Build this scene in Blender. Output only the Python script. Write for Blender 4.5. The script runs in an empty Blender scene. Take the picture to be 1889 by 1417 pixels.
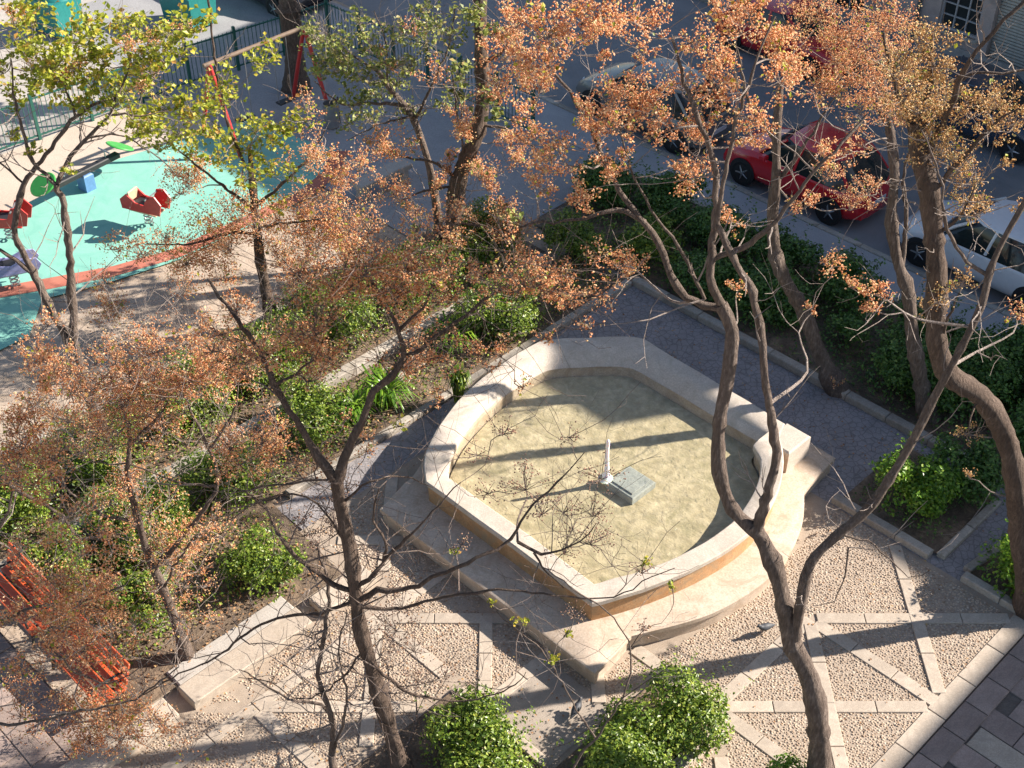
import bpy, bmesh, math, random
import numpy as np
from mathutils import Vector

# ------------------------------------------------------------------ camera, sky, sun, exposure
scene = bpy.context.scene
C = scene.collection
random.seed(7); rng = np.random.default_rng(7)
CAM_H, PITCH, FPX = 16.0, math.radians(39.6), 2500.0          # height, tilt and focal length (in 1889-px pixels)
cam_d = bpy.data.cameras.new('camera'); cam = bpy.data.objects.new('camera', cam_d); C.objects.link(cam)
cam.location = (0, 0, CAM_H); cam.rotation_euler = (math.radians(90) - PITCH, 0, 0)
cam_d.sensor_width = 36; cam_d.lens = FPX / 1889 * 36; cam_d.clip_end = 3000; cam_d.clip_start = 0.1
scene.camera = cam
SUN_AZ, SUN_EL = math.atan2(.968, .25), math.radians(31)
world = bpy.data.worlds.new('World'); scene.world = world; world.use_nodes = True
wn = world.node_tree; wn.nodes.clear()
sky = wn.nodes.new('ShaderNodeTexSky'); sky.sky_type = 'NISHITA'; sky.sun_disc = False
sky.sun_elevation = SUN_EL; sky.sun_rotation = SUN_AZ
bg = wn.nodes.new('ShaderNodeBackground'); bg.inputs[1].default_value = .064
wo = wn.nodes.new('ShaderNodeOutputWorld'); wn.links.new(sky.outputs[0], bg.inputs[0]); wn.links.new(bg.outputs[0], wo.inputs[0])
sl = bpy.data.lights.new('sun', 'SUN'); sl.energy = 5.0; sl.angle = math.radians(.53); sl.color = (1, .90, .79)
sun = bpy.data.objects.new('sun', sl); C.objects.link(sun)
sd = Vector((math.sin(SUN_AZ) * math.cos(SUN_EL), math.cos(SUN_AZ) * math.cos(SUN_EL), math.sin(SUN_EL)))
sun.rotation_euler = sd.to_track_quat('Z', 'Y').to_euler(); sun.location = (30, 10, 30)
vs = scene.view_settings; vs.view_transform = 'Standard'; vs.look = 'None'; vs.exposure = 1.28; vs.gamma = 1
vs.use_white_balance = False

# ------------------------------------------------------------------ coordinates
R2 = math.sqrt(2)
CP, SP = math.cos(PITCH), math.sin(PITCH)
def ST(s, t, z=0.0):                       # the square's own axes: s along the street, t across it
    return Vector(((s + t) / R2, (t - s) / R2, z))
def toST(p): return ((p[0] - p[1]) / R2, (p[0] + p[1]) / R2)
def ray(u, v):
    x, y = u - 944.5, v - 708.5
    return x, FPX * CP - y * SP, FPX * SP + y * CP
def at(u, v, z=0.0):                       # survey: sight line met with a height
    x, f, d = ray(u, v); k = (CAM_H - z) / d
    return Vector((x * k, f * k, z))
def atY(u, v, Y):                          # survey: sight line met with a distance
    x, f, d = ray(u, v); k = Y / f
    return Vector((x * k, Y, CAM_H - d * k))

# ------------------------------------------------------------------ materials
def new_mat(name):
    m = bpy.data.materials.new(name); m.use_nodes = True
    nt = m.node_tree; b = nt.nodes['Principled BSDF']
    return m, nt, b
def ramp(nt, cols, src):
    r = nt.nodes.new('ShaderNodeValToRGB'); e = r.color_ramp.elements
    while len(e) < len(cols): e.new(.5)
    for i, (p, c) in enumerate(cols): e[i].position = p; e[i].color = (*c, 1)
    nt.links.new(src, r.inputs[0]); return r
def noise(nt, scale, detail=6, rough=.6, coord='Object', dist=0):
    tc = nt.nodes.new('ShaderNodeTexCoord'); n = nt.nodes.new('ShaderNodeTexNoise')
    n.inputs['Scale'].default_value = scale; n.inputs['Detail'].default_value = detail
    n.inputs['Roughness'].default_value = rough; n.inputs['Distortion'].default_value = dist
    nt.links.new(tc.outputs[coord], n.inputs['Vector']); return n
def mixc(nt, fac, a, b, mode='MIX'):
    x = nt.nodes.new('ShaderNodeMix'); x.data_type = 'RGBA'; x.blend_type = mode
    for sock, val in ((x.inputs['Factor'], fac), (x.inputs['A'], a), (x.inputs['B'], b)):
        if hasattr(val, 'is_linked'): nt.links.new(val, sock)
        elif isinstance(val, (int, float)): sock.default_value = val
        else: sock.default_value = (*val, 1)
    return x.outputs['Result']
def bump(nt, b, h, strength, dist):
    n = nt.nodes.new('ShaderNodeBump'); n.inputs['Strength'].default_value = strength; n.inputs['Distance'].default_value = dist
    nt.links.new(h, n.inputs['Height']); nt.links.new(n.outputs[0], b.inputs['Normal']); return n
def stone(name, c1, c2, scale=3, fine=40, bs=.4, bd=.01, rough=.85, rnd=.25, stain=None, coord='Object'):
    m, nt, b = new_mat(name)
    n1 = noise(nt, scale, 8, .65, coord, .6); n2 = noise(nt, fine, 4, .7, coord)
    col = ramp(nt, [(.32, c1), (.68, c2)], n1.outputs[0]).outputs[0]
    g = ramp(nt, [(.3, (.62, .62, .62)), (.7, (1.12, 1.12, 1.12))], n2.outputs[0]).outputs[0]
    col = mixc(nt, .8, col, g, 'MULTIPLY')
    if stain:
        n3 = noise(nt, stain[1], 5, .7, coord, 1.2); f = ramp(nt, [(.48, (0, 0, 0)), (.66, (1, 1, 1))], n3.outputs[0]).outputs[0]
        col = mixc(nt, f, col, stain[0])
    if rnd:
        oi = nt.nodes.new('ShaderNodeObjectInfo')
        rr = ramp(nt, [(0, (1 - rnd,) * 3), (1, (1 + rnd * .4,) * 3)], oi.outputs['Random']).outputs[0]
        col = mixc(nt, 1, col, rr, 'MULTIPLY')
    nt.links.new(col, b.inputs['Base Color']); b.inputs['Roughness'].default_value = rough
    bump(nt, b, n2.outputs[0], bs, bd); return m
def plain(name, c, rough=.5, metal=0, coat=0, var=.12, scale=12):
    m, nt, b = new_mat(name); n = noise(nt, scale, 4)
    col = ramp(nt, [(.3, tuple(x * (1 - var) for x in c)), (.7, tuple(min(1, x * (1 + var)) for x in c))], n.outputs[0])
    nt.links.new(col.outputs[0], b.inputs['Base Color'])
    rr = nt.nodes.new('ShaderNodeMapRange'); rr.inputs[3].default_value = rough * .85; rr.inputs[4].default_value = min(1, rough * 1.15)
    nt.links.new(n.outputs[0], rr.inputs[0]); nt.links.new(rr.outputs[0], b.inputs['Roughness'])
    b.inputs['Metallic'].default_value = metal; b.inputs['Coat Weight'].default_value = coat; return m
def leafy(name, cols, rough=.45, trans=.3):
    m, nt, b = new_mat(name)
    g = nt.nodes.new('ShaderNodeNewGeometry')
    r = ramp(nt, cols, g.outputs['Random Per Island']); nt.links.new(r.outputs[0], b.inputs['Base Color'])
    b.inputs['Roughness'].default_value = rough
    if trans:
        t = nt.nodes.new('ShaderNodeBsdfTranslucent'); mx = nt.nodes.new('ShaderNodeMixShader'); mx.inputs[0].default_value = trans
        nt.links.new(r.outputs[0], t.inputs[0]); nt.links.new(b.outputs[0], mx.inputs[1]); nt.links.new(t.outputs[0], mx.inputs[2])
        nt.links.new(mx.outputs[0], nt.nodes['Material Output'].inputs[0])
    return m
M = {}
M['pebble_bed'] = stone('pebble_bed', (.33, .265, .205), (.43, .355, .28), 5, 60, .5, .01, rnd=0)
m, nt, b = new_mat('pebble'); g = nt.nodes.new('ShaderNodeNewGeometry')
r = ramp(nt, [(0, (.27, .19, .13)), (.25, (.42, .32, .235)), (.6, (.52, .42, .325)), (.85, (.46, .37, .295)), (1, (.62, .54, .44))], g.outputs['Random Per Island'])
pn = noise(nt, .9, 5); pr = ramp(nt, [(.3, (.72, .70, .68)), (.65, (1.08, 1.05, 1.0))], pn.outputs[0])
nt.links.new(mixc(nt, 1, r.outputs[0], pr.outputs[0], 'MULTIPLY'), b.inputs['Base Color']); b.inputs['Roughness'].default_value = .75; M['pebble'] = m
M['slab'] = stone('strip_stone', (.46, .385, .305), (.57, .49, .40), 4, 50, .3, .006, rnd=.16, stain=((.38, .32, .26), 2.2))
M['paver'] = stone('paver_stone', (.33, .25, .215), (.42, .33, .285), 3, 50, .35, .006, rnd=.22, stain=((.22, .18, .16), 1.6))
M['paver_bed'] = stone('paver_bed', (.12, .10, .09), (.16, .14, .12), 5, 50, rnd=0)
M['path'] = stone('path_cobble', (.25, .235, .24), (.34, .32, .325), 2.2, 45, .7, .012, rnd=0, stain=((.24, .225, .225), 1.3))
nt = M['path'].node_tree; b = nt.nodes['Principled BSDF']; vo = nt.nodes.new('ShaderNodeTexVoronoi'); vo.feature = 'DISTANCE_TO_EDGE'; vo.inputs['Scale'].default_value = 8
tc_ = nt.nodes.new('ShaderNodeTexCoord'); nt.links.new(tc_.outputs['Object'], vo.inputs['Vector'])
jr = ramp(nt, [(.0, (.55, .54, .54)), (.09, (1.05, 1.05, 1.05))], vo.outputs['Distance']); old = b.inputs['Base Color'].links[0].from_socket
nt.links.new(mixc(nt, .8, old, jr.outputs[0], 'MULTIPLY'), b.inputs['Base Color'])
M['finepath'] = stone('fine_gravel', (.33, .28, .23), (.41, .35, .29), 2.0, 70, .6, .008, rnd=0, stain=((.27, .23, .19), 1.1))
M['soil'] = stone('soil', (.10, .072, .05), (.20, .145, .10), 4, 30, .9, .03, rnd=0, stain=((.27, .195, .13), 3))
M['dirt'] = stone('dirt', (.40, .315, .24), (.54, .44, .345), 1.2, 26, .6, .015, rnd=0, stain=((.28, .215, .155), 1.7))
M['sand'] = stone('sand', (.50, .41, .33), (.58, .49, .40), .7, 40, .3, .01, rnd=0)
M['walk'] = stone('sidewalk', (.33, .33, .34), (.41, .41, .415), 1.2, 40, .3, .006, rnd=.15)
M['concrete'] = stone('concrete', (.44, .41, .37), (.55, .51, .46), 1.5, 40, .3, .006, rnd=.12, stain=((.36, .33, .29), 2))
M['asphalt'] = stone('asphalt', (.22, .22, .225), (.29, .29, .295), .8, 90, .5, .006, rnd=0, stain=((.25, .25, .255), .5))
M['kerb'] = stone('kerb_stone', (.40, .36, .31), (.52, .47, .40), 4, 40, .4, .008, rnd=.25, stain=((.30, .26, .21), 3))
M['rubber'] = stone('rubber_turquoise', (.21, .51, .42), (.27, .57, .48), 1.0, 120, .3, .004, rnd=0, stain=((.17, .44, .36), 1.5))
M['rubber_red'] = stone('rubber_red', (.42, .13, .09), (.52, .19, .13), 1.5, 120, .3, .004, rnd=0)
M['coping'] = stone('coping_stone', (.50, .43, .36), (.64, .57, .49), 2.5, 40, .35, .008, rnd=0, stain=((.42, .37, .30), 2.4))
M['wall'] = stone('ochre_stone', (.46, .235, .095), (.58, .36, .19), 2.6, 30, .4, .01, rnd=0, stain=((.36, .25, .15), 3.5))
M['plinth'] = stone('plinth_stone', (.48, .38, .29), (.60, .50, .40), 2.2, 35, .35, .008, rnd=.1, stain=((.38, .29, .21), 2.8))
M['pool'] = stone('pool_floor', (.42, .35, .225), (.62, .53, .375), 3.6, 7, .6, .03, rnd=0, stain=((.34, .295, .185), 2.6))  # mottling imitates bright caustics, painted into the floor colour along with algae stains
M['white'] = stone('white_stone', (.74, .73, .70), (.82, .81, .79), 8, 50, .3, .006, rnd=0)
m, nt, b = new_mat('foam'); b.inputs['Base Color'].default_value = (.88, .90, .90, 1); b.inputs['Roughness'].default_value = .35; b.inputs['Subsurface Weight'].default_value = .3; fz = noise(nt, 60, 4); bump(nt, b, fz.outputs[0], .8, .02); M['foam'] = m
M['greybox'] = stone('grey_stone', (.30, .32, .32), (.42, .44, .43), 7, 40, .4, .006, rnd=0)
m, nt, b = new_mat('water')
nt.nodes.remove(b)
gl = nt.nodes.new('ShaderNodeBsdfGlossy'); gl.inputs['Roughness'].default_value = .03
tr = nt.nodes.new('ShaderNodeBsdfTransparent'); tr.inputs[0].default_value = (.95, .96, .91, 1)
fr = nt.nodes.new('ShaderNodeLayerWeight'); fr.inputs[0].default_value = .5
pw = nt.nodes.new('ShaderNodeMath'); pw.operation = 'POWER'; pw.inputs[1].default_value = 4.5; nt.links.new(fr.outputs['Facing'], pw.inputs[0])
ma = nt.nodes.new('ShaderNodeMath'); ma.operation = 'MULTIPLY_ADD'; ma.inputs[1].default_value = .9; ma.inputs[2].default_value = .05; nt.links.new(pw.outputs[0], ma.inputs[0])
mx = nt.nodes.new('ShaderNodeMixShader'); nz = noise(nt, 5, 3, .5, 'Object', 1.5)
bp = nt.nodes.new('ShaderNodeBump'); bp.inputs['Strength'].default_value = .9; bp.inputs['Distance'].default_value = .05
nt.links.new(nz.outputs[0], bp.inputs['Height']); nt.links.new(bp.outputs[0], gl.inputs['Normal']); nt.links.new(bp.outputs[0], fr.inputs['Normal'])
nt.links.new(ma.outputs[0], mx.inputs[0]); nt.links.new(tr.outputs[0], mx.inputs[1]); nt.links.new(gl.outputs[0], mx.inputs[2])
nt.links.new(mx.outputs[0], nt.nodes['Material Output'].inputs[0]); M['water'] = m
def bark(name, c1, c2, c3):
    m, nt, b = new_mat(name)
    tc = nt.nodes.new('ShaderNodeTexCoord'); mp = nt.nodes.new('ShaderNodeMapping'); mp.inputs['Scale'].default_value = (20, 20, 4)
    n = nt.nodes.new('ShaderNodeTexNoise'); n.inputs['Scale'].default_value = 1.6; n.inputs['Detail'].default_value = 8; n.inputs['Roughness'].default_value = .7
    nt.links.new(tc.outputs['Object'], mp.inputs[0]); nt.links.new(mp.outputs[0], n.inputs['Vector'])
    r = ramp(nt, [(.3, c1), (.52, c2), (.72, c3)], n.outputs[0])
    n2 = noise(nt, 2.5, 3); g = ramp(nt, [(.35, (.75, .72, .70)), (.65, (1.1, 1.1, 1.1))], n2.outputs[0])
    nt.links.new(mixc(nt, 1, r.outputs[0], g.outputs[0], 'MULTIPLY'), b.inputs['Base Color']); b.inputs['Roughness'].default_value = .9
    bump(nt, b, n.outputs[0], 1.0, .06); return m
M['bark'] = bark('bark_grey', (.085, .062, .05), (.17, .13, .105), (.33, .265, .225))
M['bark_dark'] = bark('bark_dark', (.06, .042, .032), (.13, .092, .070), (.24, .18, .14))
M['twig'] = bark('twig_grey', (.24, .19, .165), (.38, .32, .28), (.52, .46, .42))
M['twig_mid'] = bark('twig_brown', (.12, .09, .075), (.22, .17, .145), (.38, .32, .28))
M['twig_dark'] = bark('twig_dark', (.09, .065, .055), (.16, .12, .10), (.26, .21, .18))
M['berry_o'] = leafy('berries_orange', [(0, (.46, .17, .07)), (.3, (.78, .36, .16)), (.6, (.90, .53, .29)), (.85, (.90, .65, .40)), (1, (.66, .57, .2))], .55, .42)
M['berry_t'] = leafy('berries_tan', [(0, (.36, .17, .06)), (.3, (.60, .33, .12)), (.6, (.70, .44, .18)), (.85, (.68, .50, .25)), (1, (.42, .38, .13))], .55, .22)
M['berry_b'] = leafy('berries_brown', [(0, (.12, .06, .045)), (.4, (.24, .13, .09)), (.8, (.36, .21, .14)), (1, (.42, .30, .16))], .6, 0)
M['leaf_y'] = leafy('leaves_yellow_green', [(0, (.16, .21, .02)), (.35, (.34, .40, .035)), (.7, (.50, .52, .06)), (.9, (.60, .50, .07)), (1, (.58, .30, .09))], .45, .42)
M['leaf_p'] = leafy('leaves_pale_green', [(0, (.11, .15, .035)), (.4, (.23, .28, .06)), (.8, (.36, .38, .10)), (1, (.46, .34, .14))], .5, .3)
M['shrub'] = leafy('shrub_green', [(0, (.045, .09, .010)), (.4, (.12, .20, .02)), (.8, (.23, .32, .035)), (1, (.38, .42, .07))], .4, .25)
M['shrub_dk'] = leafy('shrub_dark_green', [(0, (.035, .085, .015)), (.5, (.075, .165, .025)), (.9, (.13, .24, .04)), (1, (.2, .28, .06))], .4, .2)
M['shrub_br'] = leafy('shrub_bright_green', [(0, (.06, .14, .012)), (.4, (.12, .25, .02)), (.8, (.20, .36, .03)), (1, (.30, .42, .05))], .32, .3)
M['litter'] = leafy('leaf_litter', [(0, (.14, .07, .035)), (.4, (.28, .14, .06)), (.8, (.40, .22, .10)), (1, (.44, .32, .14))], .8, 0)
M['red'] = plain('car_red', (.62, .015, .025), .25, 0, .8, .05)
M['carwhite'] = plain('car_white', (.72, .73, .75), .3, 0, .6, .04)
M['silver'] = plain('car_silver', (.20, .20, .195), .35, .3, .6, .05)
M['carblue'] = plain('car_dark_blue', (.03, .05, .085), .3, 0, .8, .05)
M['carblack'] = plain('car_black', (.02, .02, .023), .35, 0, .7, .05)
M['glass'] = plain('car_glass', (.02, .028, .03), .06, 0, 0, .2)
M['tyre'] = plain('tyre', (.018, .018, .018), .8)
M['rim'] = plain('rim', (.45, .46, .47), .35, .8)
M['blackp'] = plain('black_plastic', (.022, .022, .024), .55)
M['lamp_red'] = plain('tail_light', (.45, .01, .015), .2)
M['lamp_w'] = plain('head_light', (.65, .67, .68), .15)
M['orange'] = plain('bench_orange', (.58, .10, .03), .45, 0, .15, .18, 5)
M['cast'] = plain('cast_iron', (.035, .035, .035), .6)
M['fence'] = plain('fence_green', (.02, .11, .085), .45)
M['toy_green'] = plain('toy_green', (.05, .32, .06), .35)
M['toy_red'] = plain('toy_red', (.50, .035, .03), .4)
M['toy_blue'] = plain('toy_blue', (.10, .22, .42), .4)
M['toy_lilac'] = plain('toy_lilac', (.36, .36, .60), .4)
M['toy_tan'] = plain('toy_tan', (.60, .40, .27), .5)
M['wood'] = plain('wood_beam', (.17, .12, .085), .7, 0, 0, .25, 8)
M['steel'] = plain('steel', (.40, .40, .40), .4, .8)
M['teal'] = plain('container_teal', (.02, .20, .19), .5)
M['facade'] = stone('facade_render', (.52, .42, .375), (.60, .49, .44), .8, 40, .3, .004, rnd=0, stain=((.35, .285, .255), .9))
M['facade2'] = stone('facade_cream', (.48, .42, .34), (.55, .49, .40), .6, 40, .3, .004, rnd=0)
M['winframe'] = plain('window_frame', (.48, .46, .45), .5)
M['pane'] = plain('window_pane', (.035, .04, .04), .08)
M['shutter'] = plain('shutter_metal', (.40, .38, .33), .5, .2)
M['pipe'] = plain('drain_pipe', (.11, .125, .12), .5)
M['feather'] = plain('feather_grey', (.05, .055, .065), .6, 0, 0, .4, 30)

# ------------------------------------------------------------------ mesh helpers
class MB:
    def __init__(s): s.v = []; s.f = []
    def add(s, vs, fs):
        o = len(s.v); s.v += [tuple(p) for p in vs]; s.f += [tuple(i + o for i in f) for f in fs]
    def box(s, c, d, rot=0.0, bev=0):
        x, y, z = d[0] / 2, d[1] / 2, d[2] / 2; cr, sr = math.cos(rot), math.sin(rot)
        P = []
        if bev <= 0:
            pts = [(i, j, k) for k in (-z, z) for j in (-y, y) for i in (-x, x)]
            fs = [(0, 2, 3, 1), (4, 5, 7, 6), (0, 1, 5, 4), (2, 6, 7, 3), (0, 4, 6, 2), (1, 3, 7, 5)]
        else:
            b = bev; ring = [(-x, -y), (x, -y), (x, y), (-x, y)]; rin = [(-x + b, -y + b), (x - b, -y + b), (x - b, y - b), (-x + b, y - b)]
            pts = [(*p, -z) for p in ring] + [(*p, z - b) for p in ring] + [(*p, z) for p in rin]
            fs = [(3, 2, 1, 0), (8, 9, 10, 11)] + [(i, (i + 1) % 4, 4 + (i + 1) % 4, 4 + i) for i in range(4)] + [(4 + i, 4 + (i + 1) % 4, 8 + (i + 1) % 4, 8 + i) for i in range(4)]
        for a, b_, c_ in pts: P.append((c[0] + a * cr - b_ * sr, c[1] + a * sr + b_ * cr, c[2] + c_))
        s.add(P, fs); return s
    def tube(s, pts, rad, n=6, cap=True, rough=0.0):
        pts = [Vector(p) for p in pts]; k = len(pts)
        if not hasattr(rad, '__len__'): rad = [rad] * k
        up = None; o = len(s.v)
        for i, p in enumerate(pts):
            d = (pts[min(i + 1, k - 1)] - pts[max(i - 1, 0)])
            if d.length < 1e-7: d = Vector((0, 0, 1))
            d.normalize()
            if up is None:
                up = d.orthogonal().normalized()
            else:
                up = up - d * up.dot(d)
                up = up.normalized() if up.length > 1e-5 else d.orthogonal().normalized()
            w = d.cross(up)
            for j in range(n):
                a = 2 * math.pi * j / n; q = p + (up * math.cos(a) + w * math.sin(a)) * (rad[i] * (1 + rough * (math.sin(3 * a + i * .37) * .6 + math.sin(5 * a - i * .23) * .5 + random.uniform(-.7, .7))) if rough else rad[i])
                s.v.append((q.x, q.y, q.z))
        for i in range(k - 1):
            for j in range(n):
                a, b2 = o + i * n + j, o + i * n + (j + 1) % n
                s.f.append((a, b2, b2 + n, a + n))
        if cap:
            s.f.append(tuple(o + j for j in range(n))[::-1]); s.f.append(tuple(o + (k - 1) * n + j for j in range(n)))
        return s
    def lathe(s, prof, c=(0, 0, 0), n=20, axis='z'):
        o = len(s.v)
        for r_, h in prof:
            for j in range(n):
                a = 2 * math.pi * j / n; p = (r_ * math.cos(a), r_ * math.sin(a), h)
                if axis == 'y': p = (p[0], p[2], p[1])
                s.v.append((c[0] + p[0], c[1] + p[1], c[2] + p[2]))
        for i in range(len(prof) - 1):
            for j in range(n):
                a, b2 = o + i * n + j, o + i * n + (j + 1) % n; s.f.append((a, b2, b2 + n, a + n))
        return s
    def prism(s, poly, z0, z1, bev=0.0):
        n = len(poly); o = len(s.v)
        if bev:
            cx = sum(p[0] for p in poly) / n; cy = sum(p[1] for p in poly) / n
        for z in (z0, z1): s.v += [(p[0], p[1], z) for p in poly]
        s.f.append(tuple(range(o, o + n))[::-1]); s.f.append(tuple(range(o + n, o + 2 * n)))
        for i in range(n): s.f.append((o + i, o + (i + 1) % n, o + n + (i + 1) % n, o + n + i))
        return s
    def mesh(s, name, mat, smooth=0):
        me = bpy.data.meshes.new(name); me.from_pydata(s.v, [], s.f); me.update()
        if mat: me.materials.append(M[mat] if isinstance(mat, str) else mat)
        if smooth:
            me.polygons.foreach_set('use_smooth', [True] * len(me.polygons)); me.set_sharp_from_angle(angle=math.radians(smooth))
        return me
    def build(s, name, mat, parent=None, smooth=0, loc=None, rz=0):
        return link(name, s.mesh(name, mat, smooth), parent, loc, rz)
def link(name, me, parent=None, loc=None, rz=0):
    o = bpy.data.objects.new(name, me); C.objects.link(o)
    if parent: o.parent = parent
    if loc is not None: o.location = loc
    if rz: o.rotation_euler = (0, 0, rz)
    return o
def np_mesh(name, V, F, mat, smooth=False):
    me = bpy.data.meshes.new(name); k = F.shape[1]
    me.vertices.add(len(V)); me.vertices.foreach_set('co', np.ascontiguousarray(V, np.float32).ravel())
    me.loops.add(F.size); me.loops.foreach_set('vertex_index', np.ascontiguousarray(F, np.int32).ravel())
    me.polygons.add(len(F)); me.polygons.foreach_set('loop_start', np.arange(0, F.size, k, dtype=np.int32))
    try: me.polygons.foreach_set('loop_total', np.full(len(F), k, np.int32))
    except Exception: pass
    me.polygons.foreach_set('use_smooth', np.full(len(F), smooth, bool))
    me.materials.append(M[mat]); me.update(calc_edges=True); me.validate(); return me
def tag(o, label, cat, group=None):
    o['label'] = label; o['category'] = cat
    if group: o['group'] = group
    return o
def thing(name, label, cat, loc=(0, 0, 0), rz=0, group=None):
    o = link(name, None, None, loc, rz); return tag(o, label, cat, group)
def struct(name, mb, mat, smooth=0):
    o = mb.build(name, mat, None, smooth); o['kind'] = 'structure'; return o
def stuff(o): o['kind'] = 'stuff'; return o
def sheet(name, st, mat, z):
    mb = MB(); p = [ST(a, b_, z) for a, b_ in st]; mb.add(p, [tuple(range(len(p)))])
    me = mb.mesh(name, mat)
    if me.polygons[0].normal.z < 0: me.flip_normals()
    o = link(name, me); o['kind'] = 'structure'; return o
def rect(s0, s1, t0, t1): return [(s0, t0), (s1, t0), (s1, t1), (s0, t1)]
S45 = -math.pi / 4                                   # heading of the s axis
def catmull(P, step=.12):
    P = [np.array(p, float) for p in P]
    if len(P) < 3: P = [P[0], (P[0] + P[-1]) / 2, P[-1]]
    Q = [2 * P[0] - P[1]] + P + [2 * P[-1] - P[-2]]; out = []
    for i in range(1, len(Q) - 2):
        n = max(2, int(np.linalg.norm(Q[i + 1][:3] - Q[i][:3]) / step))
        for k in range(n):
            u = k / n; a, b_, c, d = Q[i - 1:i + 3]
            out.append(.5 * (2 * b_ + (c - a) * u + (2 * a - 5 * b_ + 4 * c - d) * u * u + (3 * b_ - a - 3 * c + d) * u ** 3))
    out.append(P[-1]); return out

# ------------------------------------------------------------------ ground, street, surfaces
mb = MB(); mb.add([(-400, -400, -.16), (400, -400, -.16), (400, 600, -.16), (-400, 600, -.16)], [(0, 1, 2, 3)]); struct('ground', mb, 'dirt')
mb = MB(); g0 = [ST(a, b_, -.03) for a, b_ in rect(-60, 30, -20, 22.2)]; mb.add(g0, [(0, 1, 2, 3)]); struct('earth_bed', mb, 'dirt')
sheet('street', rect(-70, 40, 22.2, 29.6), 'asphalt', -.12)
plaza = sheet('plaza', rect(-13.45, -4.02, 2.5, 15.22), 'pebble_bed', 0)
pave = sheet('pavement', rect(-4.02, 9, 2, 22), 'paver_bed', -.01)
lower = sheet('lower_terrace', rect(-20, -11.95, -2, 4.02), 'paver_bed', -.004)
sheet('back_path', [(-14.15, 8.6), (-13.45, 8.6), (-13.45, 15.22), (-4.02, 15.22), (-4.02, 15.3), (-3.9, 17.62), (-14.15, 17.62)], 'path', .002)
sheet('gravel_path', rect(-8.72, -7.45, 2.5, 9.5), 'finepath', .012)
sheet('side_path', [(-6.0, 15.25), (-5.15, 15.25), (-4.4, 17.6), (-5.6, 17.6)], 'path', .006)
bed_far = sheet('planter_bed', rect(-17.2, -3.9, 17.8, 20.85), 'soil', .05)
bed_right = sheet('planter_bed', rect(-7.6, -5.75, 15.42, 17.3), 'soil', .05)
bed_right2 = sheet('planter_bed', rect(-5.2, -3.9, 15.4, 17.5), 'soil', .045)
bed_left = sheet('planter_bed', [(-15.85, 4.4), (-12.2, 4.4), (-12.2, 8.4), (-14.3, 8.6), (-14.3, 17.6), (-15.85, 17.6)], 'soil', .06)
bed_west = sheet('planter_bed', rect(-18.4, -16.2, 4.5, 17.2), 'soil', .055)
bed_front = sheet('planter_bed', rect(-7.35, -6.25, 7.2, 10.35), 'soil', .06)
bed_front2 = sheet('planter_bed', rect(-9.3, -7.5, 5.8, 8.05), 'soil', .065)
walk = sheet('sidewalk', rect(-60, 20, 20.95, 22.05), 'walk', .0)
sheet('shaded_square', rect(-34, -17.3, 15.6, 20.95), 'walk', -.008)
sheet('sand_area', [(-28, 5), (-25.2, 8), (-25.6, 12.6), (-25.2, 15.4), (-27.4, 16), (-28, 15)], 'sand', .004)
sheet('outer_paving', rect(-60, -28, 2, 20.9), 'concrete', -.012)
sheet('playground_surface', [(-25.8, 4), (-21.3, 4), (-21.3, 8.1), (-22.2, 8.9), (-21.75, 10.2), (-21.45, 11.6), (-21.45, 15.2), (-22.3, 16.9), (-25.3, 16.2), (-25.9, 13), (-25.6, 10), (-26.3, 7)], 'rubber', .010)
bb = [(-22.95, 8.1), (-22.4, 9.2), (-21.85, 10.4), (-21.5, 11.7), (-21.45, 15.2), (-21.8, 16.2), (-22.4, 17.0)]
bi = [(-23.3, 8.3), (-22.75, 9.4), (-22.2, 10.55), (-21.85, 11.8), (-21.8, 15.1), (-22.1, 16.0), (-22.7, 16.7)]
sheet('playground_border', bb + bi[::-1], 'rubber_red', .016)
sheet('far_sidewalk', rect(-70, 40, 29.75, 31.6), 'walk', .0)

def box_mesh(name, d, mat, bev): return MB().box((0, 0, 0), d, 0, bev).mesh(name, mat)
def run_stones(name, parent, a, b_, w, h, mat, L=.9, z=0., gap=.012, jit=.01, bev=.015):
    a, b_ = np.array(a, float), np.array(b_, float); D = b_ - a; n = max(1, round(np.linalg.norm(D) / L)); l = np.linalg.norm(D) / n
    me = box_mesh(name, (l - gap, w, h), mat, bev)
    ang = math.atan2(D[1], D[0])
    for i in range(n):
        c = a + D * (i + .5) / n; p = ST(c[0], c[1], z + h / 2 + random.uniform(-jit, jit) * .5)
        o = link(name, me, parent, p, S45 + ang + random.uniform(-.006, .006))
# kerbs of street and planting beds
kb = link('kerb', None); kb['kind'] = 'structure'
run_stones('kerb_stone', kb, (-26, 22.13), (-4, 22.13), .15, .17, 'kerb', 1.1, -.14)
kb2 = link('kerb', None); kb2['kind'] = 'structure'
run_stones('kerb_stone', kb2, (-24, 29.67), (-8, 29.67), .15, .17, 'kerb', 1.2, -.14)
run_stones('kerb_stone', bed_far, (-14.2, 17.72), (-3.9, 17.72), .18, .16, 'kerb', .85, -.02)
run_stones('kerb_stone', bed_far, (-14.24, 15.2), (-14.24, 17.6), .16, .14, 'kerb', .8, -.02)
run_stones('kerb_stone', bed_far, (-17.1, 20.9), (-3.9, 20.9), .12, .1, 'kerb', 1.1, -.02)
run_stones('kerb_stone', bed_right, (-7.7, 15.33), (-5.85, 15.33), .17, .15, 'kerb', .62, -.02)
run_stones('kerb_stone', bed_right, (-5.72, 15.42), (-5.72, 17.2), .14, .13, 'kerb', .8, -.02)
run_stones('kerb_stone', bed_right2, (-5.25, 15.3), (-3.9, 15.3), .16, .15, 'kerb', .65, -.02)
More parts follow.
